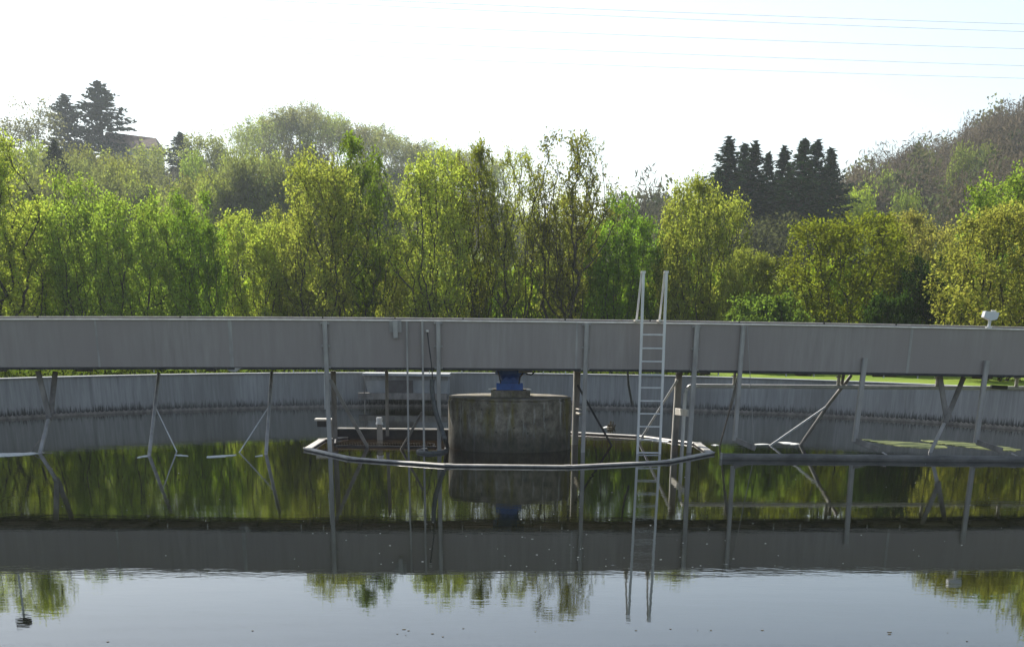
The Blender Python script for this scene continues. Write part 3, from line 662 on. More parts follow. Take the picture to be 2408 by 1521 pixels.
def patch(name, pts, z, m, label, cat, group, seed=1, thick=.012, rough=1.0):
    """thin raft of foam or algae floating on the water, ragged outline through pixel points"""
    rnd = random.Random(seed); W = [at_z(x, y, 0) for x, y in pts]; out = []
    for i in range(len(W)):
        a, b = W[i], W[(i+1) % len(W)]; n = max(2, int((b-a).length/.10))
        for k in range(n):
            p = a.lerp(b, k/n); p += Vector((rnd.uniform(-.03, .03), rnd.uniform(-.09, .09)*rough, 0)); out.append(p)
    c = sum(out, Vector())/len(out); n = len(out)
    o = MB(c).add([(p.x, p.y, -.01) for p in out] + [(c.x+(p.x-c.x)*.985, c.y+(p.y-c.y)*.96, thick) for p in out],
                  [tuple(range(n, 2*n))] + [(i, (i+1) % n, n+(i+1) % n, n+i) for i in range(n)]).build(name, m, None, False, c)
    tag(o, label, cat, group); return o
def scum():
    G = 'foam and algae patches on the water'
    patch('algae_raft', [(2022, 1032.5), (2080, 1036), (2160, 1041), (2225, 1049), (2230, 1053), (2180, 1055), (2120, 1050), (2060, 1040)], 0, MT['algae'], 'yellow green algae raft floating beneath the bridge left of the right-hand forked arm', 'algae', G, 1)
    patch('algae_raft', [(2163, 1035), (2240, 1037), (2300, 1044), (2360, 1050), (2400, 1057), (2390, 1061), (2310, 1056), (2240, 1047), (2185, 1040)], 0, MT['algae'], 'yellow green algae raft floating at the right edge under the bridge', 'algae', G, 2)
    patch('foam_patch', [(-30, 1068), (30, 1065), (80, 1064.5), (122, 1064.5), (80, 1068), (30, 1072), (-30, 1076)], 0, MT['foam'], 'long pale foam patch at the foot of the left forked arm', 'foam', G, 3)
    patch('foam_patch', [(324, 1076), (334, 1072), (348, 1070.5), (345, 1073.5), (333, 1075)], 0, MT['foam'], 'small white foam patch at the foot of the leftmost slanting tube', 'foam', G, 4, rough=.4)
    patch('foam_patch', [(409, 1070), (425, 1069.5), (441, 1072), (430, 1072), (418, 1071)], 0, MT['foam'], 'small white foam sliver at the end of the leftmost stay wire', 'foam', G, 5, rough=.3)
    patch('foam_patch', [(485, 1073.5), (520, 1071), (558, 1069), (550, 1071), (520, 1074.5), (487, 1076)], 0, MT['foam'], 'narrow white foam streak at the foot of the second stay wire from the left', 'foam', G, 6, rough=.3)
    patch('foam_patch', [(601, 1073), (612, 1070.5), (621, 1069.5), (618, 1072)], 0, MT['foam'], 'tiny white foam patch at the foot of the second slanting tube', 'foam', G, 7, rough=.3)
    patch('foam_patch', [(1775, 1044.5), (1795, 1043.5), (1811, 1045), (1795, 1046), (1780, 1046)], 0, MT['foam'], 'small pale foam sliver at the end of the bright brace right of the ladder', 'foam', G, 8, rough=.3)
    patch('foam_patch', [(1828, 1040), (1850, 1039.5), (1882, 1044), (1870, 1046), (1845, 1043)], 0, MT['foam'], 'pale foam patch at the foot of the slanting dark tube on the right', 'foam', G, 9, rough=.4)
    patch('foam_patch', [(1671, 1046.5), (1680, 1045.5), (1692, 1047), (1680, 1048)], 0, MT['foam'], 'short foam sliver just right of the ring corner', 'foam', G, 10, rough=.3)
    patch('foam_patch', [(1514, 1033), (1540, 1034), (1575, 1038), (1570, 1040.5), (1535, 1037)], .01, MT['foam'], 'broken white foam along the inside of the ring behind the ladder', 'foam', G, 11, .02, .4)
    patch('foam_patch', [(1418, 1005), (1430, 1002), (1441, 1001), (1440, 1003), (1425, 1006)], 0, MT['foam'], 'thin pale foam streak on the water right of the pier', 'foam', G, 12, rough=.3)
    # debris clump behind the ring
    p = at_z(1436, 1006, 0); d = empty('debris_clump', p, 'small brown clump of floating debris right of the pier beyond the ring', 'debris')
    rnd = random.Random(4); b = MB()
    for k in range(26):
        a = rnd.uniform(0, 6.28); r = rnd.uniform(.01, .13); h = rnd.uniform(.02, .2)*(1-r*4) + .02
        c = Vector((r*math.cos(a), r*math.sin(a), 0)); b.bar(c, c + Vector((rnd.uniform(-.06, .06), rnd.uniform(-.04, .04), h)), .03, .012)
    b.build('twigs', MT['debris'], d)
    MB().lathe((0, 0, 0), [(.13, -.02), (.12, .02), (.06, .05)], 12).build('litter', MT['debris'], d)
    # flecks scattered on the surface: nobody could count them
    rnd = random.Random(11); b = MB()
    def fleck(px, py, s, dirty):
        p = at_z(px, py, 0); n = 6; el = rnd.uniform(1.5, 4)
        pts = [(p.x + s*el*math.cos(6.283*k/n)*rnd.uniform(.6, 1.1), p.y + s*1.6*math.sin(6.283*k/n)*rnd.uniform(.6, 1.1)) for k in range(n)]
        b2 = b if not dirty else bd
        b2.add([(x, y, .001) for x, y in pts] + [(x, y, .005) for x, y in pts], [tuple(range(n, 2*n))] + [(i, (i+1) % n, n+(i+1) % n, n+i) for i in range(n)])
    bd = MB()
    for k in range(60): fleck(rnd.gauss(1300, 330), rnd.uniform(1215, 1335), rnd.uniform(.002, .0055), False)
    for k in range(40): fleck(rnd.uniform(0, 2400), rnd.uniform(1085, 1340), rnd.uniform(.002, .0055), False)
    for k in range(20): fleck(rnd.gauss(1330, 520), rnd.choice((rnd.uniform(1460, 1521), rnd.gauss(1480, 6))), rnd.uniform(.003, .009), True)
    tag(b.build('foam_flecks', MT['foam']), 'tiny white foam flecks scattered over the water', 'foam', None, 'stuff')
    tag(bd.build('dark_flecks', MT['debris']), 'tiny dark specks of litter drifting on the near water', 'litter', None, 'stuff')
scum()

# ------------------------------------------------------------------ trees
def nrm(v): return v / (np.linalg.norm(v) + 1e-9)
class Tree:
    def __init__(s, seed): s.r = np.random.RandomState(seed); s.seg = []; s.leafseg = []
    def grow(s, p, d, L, r, lev, mx, trop, wob, kids, ang, ratio, start, nseg):
        n = nseg[min(lev, len(nseg)-1)]; r0 = r
        for i in range(n):
            d = nrm(d + s.r.normal(0, wob, 3) + np.array([0, 0, trop])); q = p + d * L / n
            r1 = r0 * (1 - .85 * (i + 1) / n); s.seg.append((p, q, r, max(r1, .004), lev))
            if lev >= mx or (lev == mx - 1 and i >= n * .4): s.leafseg.append((p, q))
            if lev < mx and (i + 1) / n > start[min(lev, len(start)-1)]:
                for _ in range(kids[min(lev, len(kids)-1)]):
                    a = nrm(np.cross(d, s.r.normal(0, 1, 3))); an = ang * s.r.uniform(.6, 1.3)
                    nd = nrm(d * math.cos(an) + a * math.sin(an))
                    LL = L * ratio * s.r.uniform(.65, 1.15) * (1.1 - .42 * (i + 1) / n)
                    s.grow(q, nd, LL, max(r1 * .55, .006), lev + 1, mx, trop, wob * 1.2, kids, ang, ratio * .95, start, nseg)
            p = q; r = r1
def tubes(segs, scale_r=1.0):
    P = np.array([a[0] for a in segs]); Q = np.array([a[1] for a in segs]); r0 = np.array([a[2] for a in segs])*scale_r; r1 = np.array([a[3] for a in segs])*scale_r
    d = Q - P; d /= np.linalg.norm(d, axis=1)[:, None] + 1e-9
    u = np.cross(d, np.array([.3, .9, .1])); u /= np.linalg.norm(u, axis=1)[:, None] + 1e-9; w = np.cross(d, u); k = 5; vs = []
    for c, r in ((P, r0), (Q, r1)):
        for j in range(k):
            a = 2*math.pi*j/k; vs.append(c + (u*math.cos(a) + w*math.sin(a)) * r[:, None])
    V = np.stack(vs, 1).reshape(-1, 3); b = np.arange(len(segs))[:, None]*2*k
    F_ = np.concatenate([b + np.array([[j, (j+1) % k, k+(j+1) % k, k+j]]) for j in range(k)])
    return V, F_
def leaves(segs, n, s, spread, rs, asp=1.5, updir=.3, droop=0.):
    P = np.array([a for a, b in segs]); Q = np.array([b for a, b in segs])
    idx = rs.randint(0, len(segs), n); t = rs.rand(n)[:, None]
    c = P[idx]*(1-t) + Q[idx]*t + rs.normal(0, spread, (n, 3))
    nn = rs.normal(0, 1, (n, 3)); nn[:, 2] += updir; nn /= np.linalg.norm(nn, axis=1)[:, None]
    u = np.cross(nn, rs.normal(0, 1, (n, 3))); u /= np.linalg.norm(u, axis=1)[:, None]; w = np.cross(nn, u)
    sz = (s * rs.uniform(.6, 1.4, n))[:, None]; u = u*sz*asp*.5; w = w*sz*.5
    V = np.stack([c-u, c-w*.9+u*.1, c+u, c+w*.9+u*.1], 1).reshape(-1, 3)
    F_ = np.arange(n*4).reshape(-1, 4)
    return V, F_

PROTO = {}
ENV = dict(dome=([0, .1, .25, .45, .65, .8, .92, 1], [.45, .72, .95, 1, .93, .76, .5, .2]),
           tall=([0, .12, .3, .55, .75, .9, 1], [.5, .72, .92, 1, .86, .55, .2]),
           vase=([0, .2, .5, .75, .9, 1], [.35, .6, .9, 1, .72, .3]),
           bush=([0, .25, .55, .8, .93, 1], [.75, .95, 1, .82, .5, .2]))
def grown(key, seed, H, R, env, zlow, nn, nstem, nleaf, ls, spread, gap=.25, bark='bark', rt=.0085, top_thin=.0, bal=.35):
    """a tree grown towards points scattered through its crown: every point joins the nearest limb below it"""
    rs = np.random.RandomState(seed); ph = rs.uniform(0, 6.28, 6)
    voids = np.stack([rs.uniform(-R, R, 14), rs.uniform(-R, R, 14), rs.uniform(zlow, 1, 14)*H, rs.uniform(.12, .3, 14)*R*(1+gap)], 1)
    tips = np.stack([rs.uniform(-.75, .75, 7)*R, rs.uniform(-.75, .75, 7)*R], 1); th = rs.uniform(.82, 1.0, 7)    # lobes give the top an uneven outline
    P = []
    while len(P) < nn:
        t = rs.rand()**(.8 if env != 'vase' else .6); a = rs.uniform(0, 6.28); z = (zlow + (1-zlow)*t)*H
        e = np.interp(t, *ENV[env])*(1 + .16*math.sin(3*a+ph[0]+t*3) + .10*math.sin(7*a+ph[1]) + .12*math.sin(t*11+ph[2]+a))
        r = R*e*rs.rand()**.42; x, y = r*math.cos(a), r*math.sin(a)
        d = np.hypot(tips[:, 0]-x, tips[:, 1]-y); cap = th[d.argmin()]*H*(1 - .10*(d.min()/R))
        if z > cap: continue
        if rs.rand() < top_thin*t: continue
        if (np.linalg.norm(voids[:, :3] - (x, y, z), axis=1) < voids[:, 3]).any() and rs.rand() < .85: continue
        P.append((x, y, z))
    P = np.array(P)
    base = [np.array([0, 0, -.3])]; nodes = []; par = []; path = []
    for k in range(nstem):
        a = 6.28*k/nstem + rs.rand(); b = np.array([math.cos(a), math.sin(a), 0])*(.10*nstem**.5 if nstem > 1 else 0)
        prev = -1; zt = max(zlow*H*.9, .08*H)*rs.uniform(.8, 1.2); m = max(2, int(zt/.8))
        for q in range(m+1):
            f = q/m; nodes.append(b*(1 + f*R*.7) + np.array([rs.normal(0, .03), rs.normal(0, .03), -.3 + (zt+.3)*f])); par.append(prev); path.append(0 if prev < 0 else path[prev] + zt/m); prev = len(nodes)-1
    nst = len(nodes)
    order = np.argsort(P[:, 2] + .5*np.hypot(P[:, 0], P[:, 1]))
    for i in order:
        p = P[i]; Q = np.array(nodes); D = p - Q; L = np.linalg.norm(D, axis=1)+1e-6
        c = L*(1 + .9*(1 - D[:, 2]/L)) + bal*np.array(path) + (Q[:, 2] > p[2]-.05)*50 + (Q[:, 2] < .02)*50
        k = int(c.argmin()); nodes.append(p); par.append(k); path.append(path[k] + L[k])
    nodes = np.array(nodes); n = len(nodes); cnt = np.ones(n)
    for i in range(n-1, -1, -1):
        if par[i] >= 0: cnt[par[i]] += cnt[i]
    rad_ = rt*cnt**.47; segs = []
    for i in range(n):
        k = par[i]
        if k < 0: continue
        a, b = nodes[k], nodes[i]; m = (a+b)/2; m = m + rs.normal(0, .05, 3)*np.linalg.norm(b-a) + np.array([0, 0, -.06*np.hypot(*(b-a)[:2])])
        ra = min(rad_[k], rad_[i]*1.25); segs.append((a, m, ra, (ra+rad_[i])/2, 0)); segs.append((m, b, (ra+rad_[i])/2, rad_[i], 0))
    tw = []
    for i in range(nst, n):
        d0 = nodes[i] - nodes[par[i]]; d0 = d0/(np.linalg.norm(d0)+1e-6)
        for _ in range(3):
            d = nrm(d0*.6 + rs.normal(0, .55, 3) + np.array([0, 0, .45])); q = nodes[i] + d*rs.uniform(.25, .6)*H/8
            tw.append((nodes[i], q)); segs.append((nodes[i], q, .008, .004, 2))
        tw.append((nodes[par[i]]*.4 + nodes[i]*.6, nodes[i]))
    V, F_ = leaves(tw, nleaf, ls, spread, rs)
    keep = V.reshape(-1, 4, 3)[:, 0, 2] > .15; V = V.reshape(-1, 4, 3)[keep].reshape(-1, 3); F_ = np.arange(len(V)).reshape(-1, 4)
    BV, BF = tubes(segs)
    PROTO[key] = (npmesh('trunk', BV, BF, MT[bark], nolink=True), npmesh('crown', V, F_, MT['leaf'], nolink=True), H*.93, R)
grown('dense', 21, 8.0, 2.3, 'bush', .06, 420, 5, 28000, .086, .14, .1)
grown('dense2', 22, 8.0, 2.5, 'bush', .04, 420, 6, 27000, .086, .14, .25)
grown('tall', 33, 10.0, 2.4, 'tall', .10, 460, 3, 26000, .086, .13, .45, top_thin=.4, rt=.0105)
grown('tall2', 34, 10.0, 2.1, 'tall', .10, 400, 3, 20000, .086, .12, .5, top_thin=.45, rt=.0105)
grown('sparse', 45, 10.0, 2.3, 'vase', .14, 330, 3, 11500, .086, .12, .6, top_thin=.5, rt=.0115)
grown('round', 56, 8.0, 3.2, 'dome', .05, 520, 3, 36000, .086, .14, .2)
grown('round2', 57, 8.0, 3.4, 'dome', .04, 520, 4, 35000, .086, .14, .3)
grown('shrub', 68, 3.0, 2.0, 'dome', .04, 260, 6, 13000, .085, .11, .1)

def inst(name, key, loc, sx, sz, rot, color, label, cat, group, sy=None):
    tm, cm, h, w = PROTO[key]
    e = empty(name, loc, label, cat, group); e.rotation_euler = (0, 0, rot); e.scale = (sx, sy or sx, sz)
    a = bpy.data.objects.new('trunk', tm); b = bpy.data.objects.new('crown', cm)
    for o in (a, b): COL.objects.link(o); o.parent = e
    b.color = (*color, 1)
    return e
def near(px, top, hw, Y, key, color, name, label, rot=0.0, cat='tree', group='trees behind the tank'):
    p = at_y(px, 745, Y); z = at_y(px, top, Y).z; gz = float(terrain(p.x, Y)); tm, cm, h, w = PROTO[key]
    W = (1.25 if 'dense' in key else 1.15) * hw / (F * 1.17 / Y)
    inst(name, key, (p.x, Y, gz - .05), W / w, (z - gz) / h, rot, color, label, cat, group)
GR = (.205, .265, .06); YG = (.29, .325, .08); OL = (.24, .255, .068); BR_ = (.24, .22, .08); DG = (.045, .085, .015); PL = (.19, .20, .06)
def row():
    near(8, 318, 105, 62, 'tall2', YG, 'broadleaf_tree', 'tall sparse yellow green tree at the left edge behind the bridge', .4)
    near(95, 470, 70, 66, 'dense2', YG, 'broadleaf_tree', 'low olive bushy tree between the left edge tree and the bright green clump', 2.1)
    near(192, 432, 82, 64, 'dense', GR, 'broadleaf_tree', 'bushy bright green tree, leftmost of the low green clump', 1.0)
    near(330, 448, 85, 62, 'dense2', GR, 'broadleaf_tree', 'bushy bright green tree with many leaning stems in the left clump', 4.0)
    near(465, 468, 68, 64, 'dense', (.15, .22, .035), 'broadleaf_tree', 'darker green bushy tree at the right of the left clump', 3.0)
    near(590, 492, 75, 67, 'dense2', YG, 'broadleaf_tree', 'low yellow green bushy tree beside the tall olive tree', 5.2)
    near(680, 500, 60, 69, 'dense', OL, 'broadleaf_tree', 'low olive bushy tree just left of the tall olive tree', 2.6)
    near(765, 352, 92, 66, 'tall', OL, 'broadleaf_tree', 'tall olive brown tree with dark upright stems left of the pier', .9)
    near(856, 336, 66, 68, 'tall2', (.12, .165, .02), 'broadleaf_tree', 'tall bright green tree just right of the tall olive brown tree', 2.2)
    near(935, 560, 60, 69, 'dense2', OL, 'broadleaf_tree', 'low dull olive tree between two tall trees left of the pier', .3)
    near(1025, 348, 88, 66, 'tall', YG, 'broadleaf_tree', 'tall yellow green tree above the hose', 3.6)
    near(1115, 352, 62, 68, 'tall2', (.145, .155, .02), 'broadleaf_tree', 'tall yellow green tree with dark stems left of the pier axis', 5.1)
    near(1205, 372, 64, 67, 'sparse', OL, 'broadleaf_tree', 'slender sparse tree with visible bare stems above the pier', 1.2)
    near(1325, 336, 88, 65, 'sparse', (.15, .15, .04), 'broadleaf_tree', 'tall sparse tree with clumps of leaves against the sky right of the pier', .2)
    near(1340, 470, 70, 69, 'tall2', OL, 'broadleaf_tree', 'olive tree filling in behind the tall sparse tree', 2.9)
    near(1440, 476, 62, 67, 'dense', (.15, .23, .035), 'broadleaf_tree', 'green tree just left of the ladder', .7)
    near(1540, 505, 62, 68, 'dense2', (.11, .17, .03), 'broadleaf_tree', 'dark green tree directly behind the ladder', 4.4)
    near(1640, 428, 108, 66, 'round', OL, 'broadleaf_tree', 'broad olive tree just right of the ladder', 2.0)
    near(1757, 588, 62, 63, 'round2', OL, 'broadleaf_tree', 'small olive tree with a lopsided crown right of the broad olive tree', .5)
    near(1850, 640, 70, 66, 'dense', YG, 'broadleaf_tree', 'low green tree below the dark spruces', 1.5)
    near(1800, 692, 100, 60, 'shrub', (.10, .145, .035), 'shrub', 'low bright green shrub along the bridge top right of the ladder', 0, 'shrub', 'shrubs behind the tank')
    near(1975, 508, 158, 63, 'round2', (.145, .16, .022), 'broadleaf_tree', 'large rounded yellow olive tree right of the spruces', 3.3)
    near(2135, 505, 100, 74, 'round', BR_, 'broadleaf_tree', 'brownish round tree behind the large olive tree on the right', 1.9)
    near(2165, 610, 62, 60, 'dense', (.02, .04, .012), 'broadleaf_tree', 'very dark evergreen tree in the gap at the right', 2.4)
    near(2090, 690, 60, 58, 'shrub', (.03, .055, .014), 'shrub', 'dark low shrub at the foot of the very dark evergreen', 1, 'shrub', 'shrubs behind the tank')
    near(2385, 385, 150, 70, 'round', (.17, .225, .045), 'broadleaf_tree', 'tall fresh green tree at the right edge', 5.0)
    near(2365, 480, 175, 54, 'round2', (.205, .20, .06), 'broadleaf_tree', 'broad brown olive tree in front at the right edge behind the floodlight', 4.1)
    near(2600, 300, 150, 60, 'round', OL, 'broadleaf_tree', 'tall olive tree beyond the right edge', 1.1)
    near(-160, 330, 120, 64, 'dense', YG, 'broadleaf_tree', 'bushy yellow green tree beyond the left edge', 3.1)
    # understorey shrubs behind the trunks
    rnd = random.Random(9); spots = []
    pxs = [30, 150, 260, 400, 520, 640, 730, 830, 930, 1010, 1090, 1180, 1270, 1380, 1490, 1590, 1700, 1930, 2060, 2250, 2370]
    for i, px in enumerate(pxs):
        bright = rnd.random() < .55
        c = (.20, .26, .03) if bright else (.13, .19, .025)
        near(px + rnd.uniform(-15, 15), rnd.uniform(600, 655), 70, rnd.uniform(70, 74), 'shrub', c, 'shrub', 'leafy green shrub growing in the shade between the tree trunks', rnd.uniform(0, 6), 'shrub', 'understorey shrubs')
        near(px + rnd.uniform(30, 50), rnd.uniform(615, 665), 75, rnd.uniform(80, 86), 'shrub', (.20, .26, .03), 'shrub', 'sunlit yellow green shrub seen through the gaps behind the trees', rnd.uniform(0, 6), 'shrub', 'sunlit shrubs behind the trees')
row()
def shade_leaves():
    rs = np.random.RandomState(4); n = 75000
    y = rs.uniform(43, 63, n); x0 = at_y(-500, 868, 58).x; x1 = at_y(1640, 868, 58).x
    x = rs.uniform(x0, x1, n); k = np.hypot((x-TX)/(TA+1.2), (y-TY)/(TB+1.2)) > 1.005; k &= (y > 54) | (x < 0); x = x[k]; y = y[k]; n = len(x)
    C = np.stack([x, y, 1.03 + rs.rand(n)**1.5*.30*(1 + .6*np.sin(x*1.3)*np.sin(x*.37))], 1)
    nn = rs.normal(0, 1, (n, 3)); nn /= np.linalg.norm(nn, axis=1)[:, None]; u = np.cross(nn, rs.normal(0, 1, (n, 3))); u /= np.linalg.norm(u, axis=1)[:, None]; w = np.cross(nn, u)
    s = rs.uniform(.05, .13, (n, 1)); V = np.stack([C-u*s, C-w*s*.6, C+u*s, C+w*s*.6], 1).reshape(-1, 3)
    o = npmesh('shade_leaf_strip', V, np.arange(n*4).reshape(-1, 4), MT['leaf']); o.color = (.045, .06, .014, 1)  # dark leaves added over the lawn, their colour stands in for tree shade
    tag(o, 'dark leaf strip standing in for tree shade between the far tank wall and the trees', 'painted shade', None, 'stuff')
shade_leaves()

# ------------------------------------------------------------------ conifers and hill trees
def conifer_arrays(seed, H=18.0, R=3.4, n_lev=44, clump=.75, low=.04, pw=.8, gappy=.0, lsz=.5):
    rs = np.random.RandomState(seed); cs = []; axes = []
    segs = [(np.array([0, 0, -1.]), np.array([0, 0, H*1.0]), .26, .03, 0)]
    for i in range(n_lev):
        f = low + (1-low) * (i / n_lev); z = H*f; rr = R * (1-f)**pw * rs.uniform(.7, 1.15) + .06; k = rs.randint(6, 9)
        for j in range(k):
            if rs.rand() < gappy: continue
            a = rs.uniform(0, 6.28); L = rr*rs.uniform(.6, 1.1); d = np.array([math.cos(a), math.sin(a), -.12 + .75*f*f])
            p0 = np.array([0, 0, z + rs.uniform(-.5, .5)*H/n_lev*1.4]); p1 = p0 + d*L
            segs.append((p0, p1, .05, .012, 1))
            m = max(4, int(L/.075)); t = rs.uniform(.12, 1.05, m)[:, None]
            cs.append(p0 + (p1-p0)*t + rs.normal(0, .10, (m, 3)) - np.array([0, 0, .12])*t)
    tl = rs.rand(90, 1); cs.append(np.array([[0, 0, H*.93]]) + tl*np.array([[0, 0, H*.08]]) + rs.normal(0, .06, (90, 3))*(1.2-tl))
    C = np.concatenate(cs); n = len(C)
    nn = rs.normal(0, 1, (n, 3)); nn[:, 2] += .4; nn /= np.linalg.norm(nn, axis=1)[:, None]
    out = C.copy(); out[:, 2] = 0; out /= np.linalg.norm(out, axis=1)[:, None]+1e-6
    u = out*.8 + rs.normal(0, .6, (n, 3)); u[:, 2] -= .25; u -= nn*np.sum(u*nn, 1)[:, None]; u /= np.linalg.norm(u, axis=1)[:, None]; w = np.cross(nn, u)
    s = (lsz*rs.uniform(.6, 1.3, n))[:, None]; u = u*s*.8; w = w*s*.32
    V = np.stack([C-u*.6, C-w, C+u, C+w], 1).reshape(-1, 3)
    return V, np.arange(n*4).reshape(-1, 4), segs, H, R
def proto_conifer(key, **kw):
    V, Q, segs, H, R = conifer_arrays(**kw); BV, BF = tubes(segs)
    PROTO[key] = (npmesh('trunk', BV, BF, MT['bark'], nolink=True), npmesh('crown', V, Q, MT['needle'], nolink=True), np.percentile(V[:, 2], 99.8), np.percentile(np.abs(V[:, 0]), 96))
proto_conifer('spruce', seed=71, H=18, R=4.4, n_lev=78, gappy=.0, pw=1.0, lsz=.30)
proto_conifer('spruce2', seed=72, H=18, R=4.0, n_lev=78, gappy=.03, pw=1.0, lsz=.30)
proto_conifer('fir', seed=73, H=16, R=4.2, n_lev=46, pw=.62, gappy=.03, lsz=.36)
proto_conifer('column', seed=74, H=12, R=2.4, n_lev=60, pw=.5, lsz=.26)
grown('ridge', 81, 15, 2.9, 'vase', .46, 120, 1, 2100, .20, .36, .4, 'barkfar', .014)
grown('ridge2', 82, 15, 3.1, 'vase', .42, 120, 2, 1700, .20, .36, .6, 'barkfar', .014)
grown('hround', 83, 12, 3.9, 'dome', .12, 200, 1, 6500, .21, .36, .2, 'barkfar', .014)
grown('hround2', 84, 12, 3.6, 'tall', .10, 200, 2, 6000, .21, .36, .3, 'barkfar', .014)
def far(px, top, hw, D, key, color, name, label, group, rot=0, cat='tree', hmax=None):
    if hmax:          # walk down the slope until the tree has a natural height
        best = None
        for k in range(60):
            dd = 160 + k*2.7; q = at_y(px, top, dd); e = abs(q.z - float(terrain(q.x, dd)) - hmax)
            if best is None or e < best[0]: best = (e, dd)
        D = best[1]
    p = at_y(px, top, D); gz = float(terrain(p.x, D)); h = p.z - gz
    h = max(h, 3.0); tm, cm, h0, w0 = PROTO[key]; W = hw / (F*1.17/D) * (2.9 if key in ('spruce', 'spruce2') else 1.6 if key == 'fir' else 1.2 if key == 'column' else 1.3 if 'ridge' in key else 1.25)
    inst(name, key, (p.x, D, p.z - h - .1), W/w0, h/h0, rot, color, label, cat, group)
def hill():
    SP = (.018, .034, .020); SP2 = (.026, .046, .024)
    gr = 'dark spruces right of the ladder'
    D = 150
    lst = [(1690, 398, 26), (1714, 328, 34), (1752, 340, 30), (1778, 338, 32), (1808, 362, 26), (1845, 350, 32), (1893, 330, 36), (1924, 335, 30), (1955, 352, 32)]
    words = ['short outermost dark spruce at the left of the clump', 'tallest dark spruce at the left of the clump, with a pointed tip', 'third dark spruce from the left in the clump', 'fourth dark spruce from the left in the clump',
             'fifth and lower dark spruce, mid clump', 'dark spruce standing apart by a gap of sky, sixth from left', 'tall dark spruce, third from the right in the clump', 'tall dark spruce, second from the right in the clump', 'rightmost dark spruce of the clump, feathery right edge']
    for i, ((px, top, hw), w) in enumerate(zip(lst, words)):
        far(px, top, hw*1.15, D + (i % 3)*4, ('spruce', 'spruce2')[i % 2], SP if i % 2 else SP2, 'spruce_tree', w, gr, i*1.3, 'spruce')
    for i, (px, top, hw) in enumerate([(1745, 520, 70), (1830, 505, 70), (1900, 540, 70), (1790, 600, 80), (1870, 620, 60)]):
        far(px, top, hw, 140 - i*4, 'hround', (.045, .047, .032), 'broadleaf_tree', ['dark leafless looking tree at the left foot of the spruces', 'grey brown tree in front of the middle spruces', 'dull dark tree in front of the right spruces', 'low dark tree below the left spruces', 'low dark tree below the right spruces'][i], 'dull trees under the spruces', i)
    far(1480, 466, 12, 240, 'spruce', (.05, .06, .05), 'spruce_tree', 'tiny distant spruce on the low skyline left of the ladder top', None, 0, 'spruce', 12)
    # left hill, single trees
    C = 'single trees on the left hill'
    far(150, 224, 48, 290, 'fir', (.03, .045, .035), 'fir_tree', 'dark broad topped conifer on the left hill, left of the taller one', C, 1, 'conifer', 26)
    far(228, 193, 62, 292, 'fir', (.028, .042, .032), 'fir_tree', 'tallest dark conifer on the left hill, crown widening downwards', C, 2.2, 'conifer', 30)
    far(126, 330, 34, 280, 'column', (.025, .036, .03), 'conifer_tree', 'narrow dark conifer below the broad topped conifer', C, .4, 'conifer', 17)
    far(423, 312, 40, 262, 'column', (.022, .042, .026), 'conifer_tree', 'dark pointed cone shaped conifer in the middle of the left hill', C, .2, 'conifer', 14)
    far(90, 236, 44, 300, 'ridge2', (.12, .115, .08), 'broadleaf_tree', 'thin grey leafless tree left of the dark conifers', C, .5, 'tree')
    far(25, 268, 44, 300, 'ridge', (.12, .115, .09), 'broadleaf_tree', 'thin grey tree on the skyline at the left edge', C, 2.5, 'tree')
    lst = [(65, 322, 48, 'hround2', (.19, .22, .05), 'pale green tree under the grey leafless tree at far left'), (185, 342, 46, 'hround', (.13, .13, .05), 'olive round tree below the two dark conifers'),
           (268, 350, 40, 'hround2', (.15, .15, .06), 'olive tree just below the tallest dark conifer'), (272, 380, 44, 'hround', (.18, .19, .06), 'light olive tree with a dark stem below the house'),
           (358, 335, 44, 'hround2', (.20, .22, .06), 'pale yellow green tree in front of the house roof'), (455, 356, 30, 'hround', (.18, .23, .06), 'pale green tree touching the cone shaped conifer on its right'),
           (480, 306, 50, 'hround2', (.17, .18, .09), 'grey green round tree on the skyline right of the cone shaped conifer'), (440, 415, 54, 'hround', (.15, .155, .055), 'round olive tree below the cone shaped conifer'),
           (330, 440, 40, 'hround', (.05, .06, .035), 'dark tree low on the left hill under the pale tree'), (560, 345, 36, 'hround2', (.12, .13, .06), 'dull green tree below the first ridge tree'),
           (610, 430, 52, 'hround', (.16, .19, .065), 'light green tree low on the hill below the ridge row'), (665, 415, 46, 'hround2', (.14, .19, .07), 'fresh green tree low on the hill left of the tall olive tree'),
           (545, 455, 20, 'column', (.025, .035, .03), 'small dark conifer low on the hill above the bushy trees'), (630, 462, 18, 'column', (.025, .035, .03), 'second small dark conifer low on the hill'),
           (400, 470, 40, 'hround2', (.14, .15, .06), 'olive tree peeping over the bushy left clump')]
    rnd = random.Random(12)
    for i in range(52):
        px = 15 + i*17.5 + rnd.uniform(-12, 12); f_ = (i*.618) % 1
        sky_ = float(np.interp(px, [0, 300, 420, 620, 900], [345, 355, 350, 345, 370])); top = sky_ + f_*100
        if (375 < px < 475 and f_ < .75): continue
        c = [(.17, .18, .07), (.13, .135, .07), (.21, .235, .07), (.125, .135, .06), (.16, .175, .065)][rnd.randrange(5)]
        far(px, top, rnd.uniform(30, 46), 262 - f_*50, rnd.choice(('hround', 'hround2', 'ridge2')), c, 'broadleaf_tree', 'rounded olive to grey green tree among many alike on the left hillside', 'trees covering the left hillside', rnd.uniform(0, 6), 'tree', 12)
    for i, (px, top, hw, key, c, lab) in enumerate(lst):
        far(px, top, hw, 205 - i*2, key, c, 'conifer_tree' if key == 'column' else 'broadleaf_tree', lab, C, i*1.7, 'tree', 13)
    # ridge row with bare stems
    rnd = random.Random(6)
    xs = list(range(560, 1180, 17))
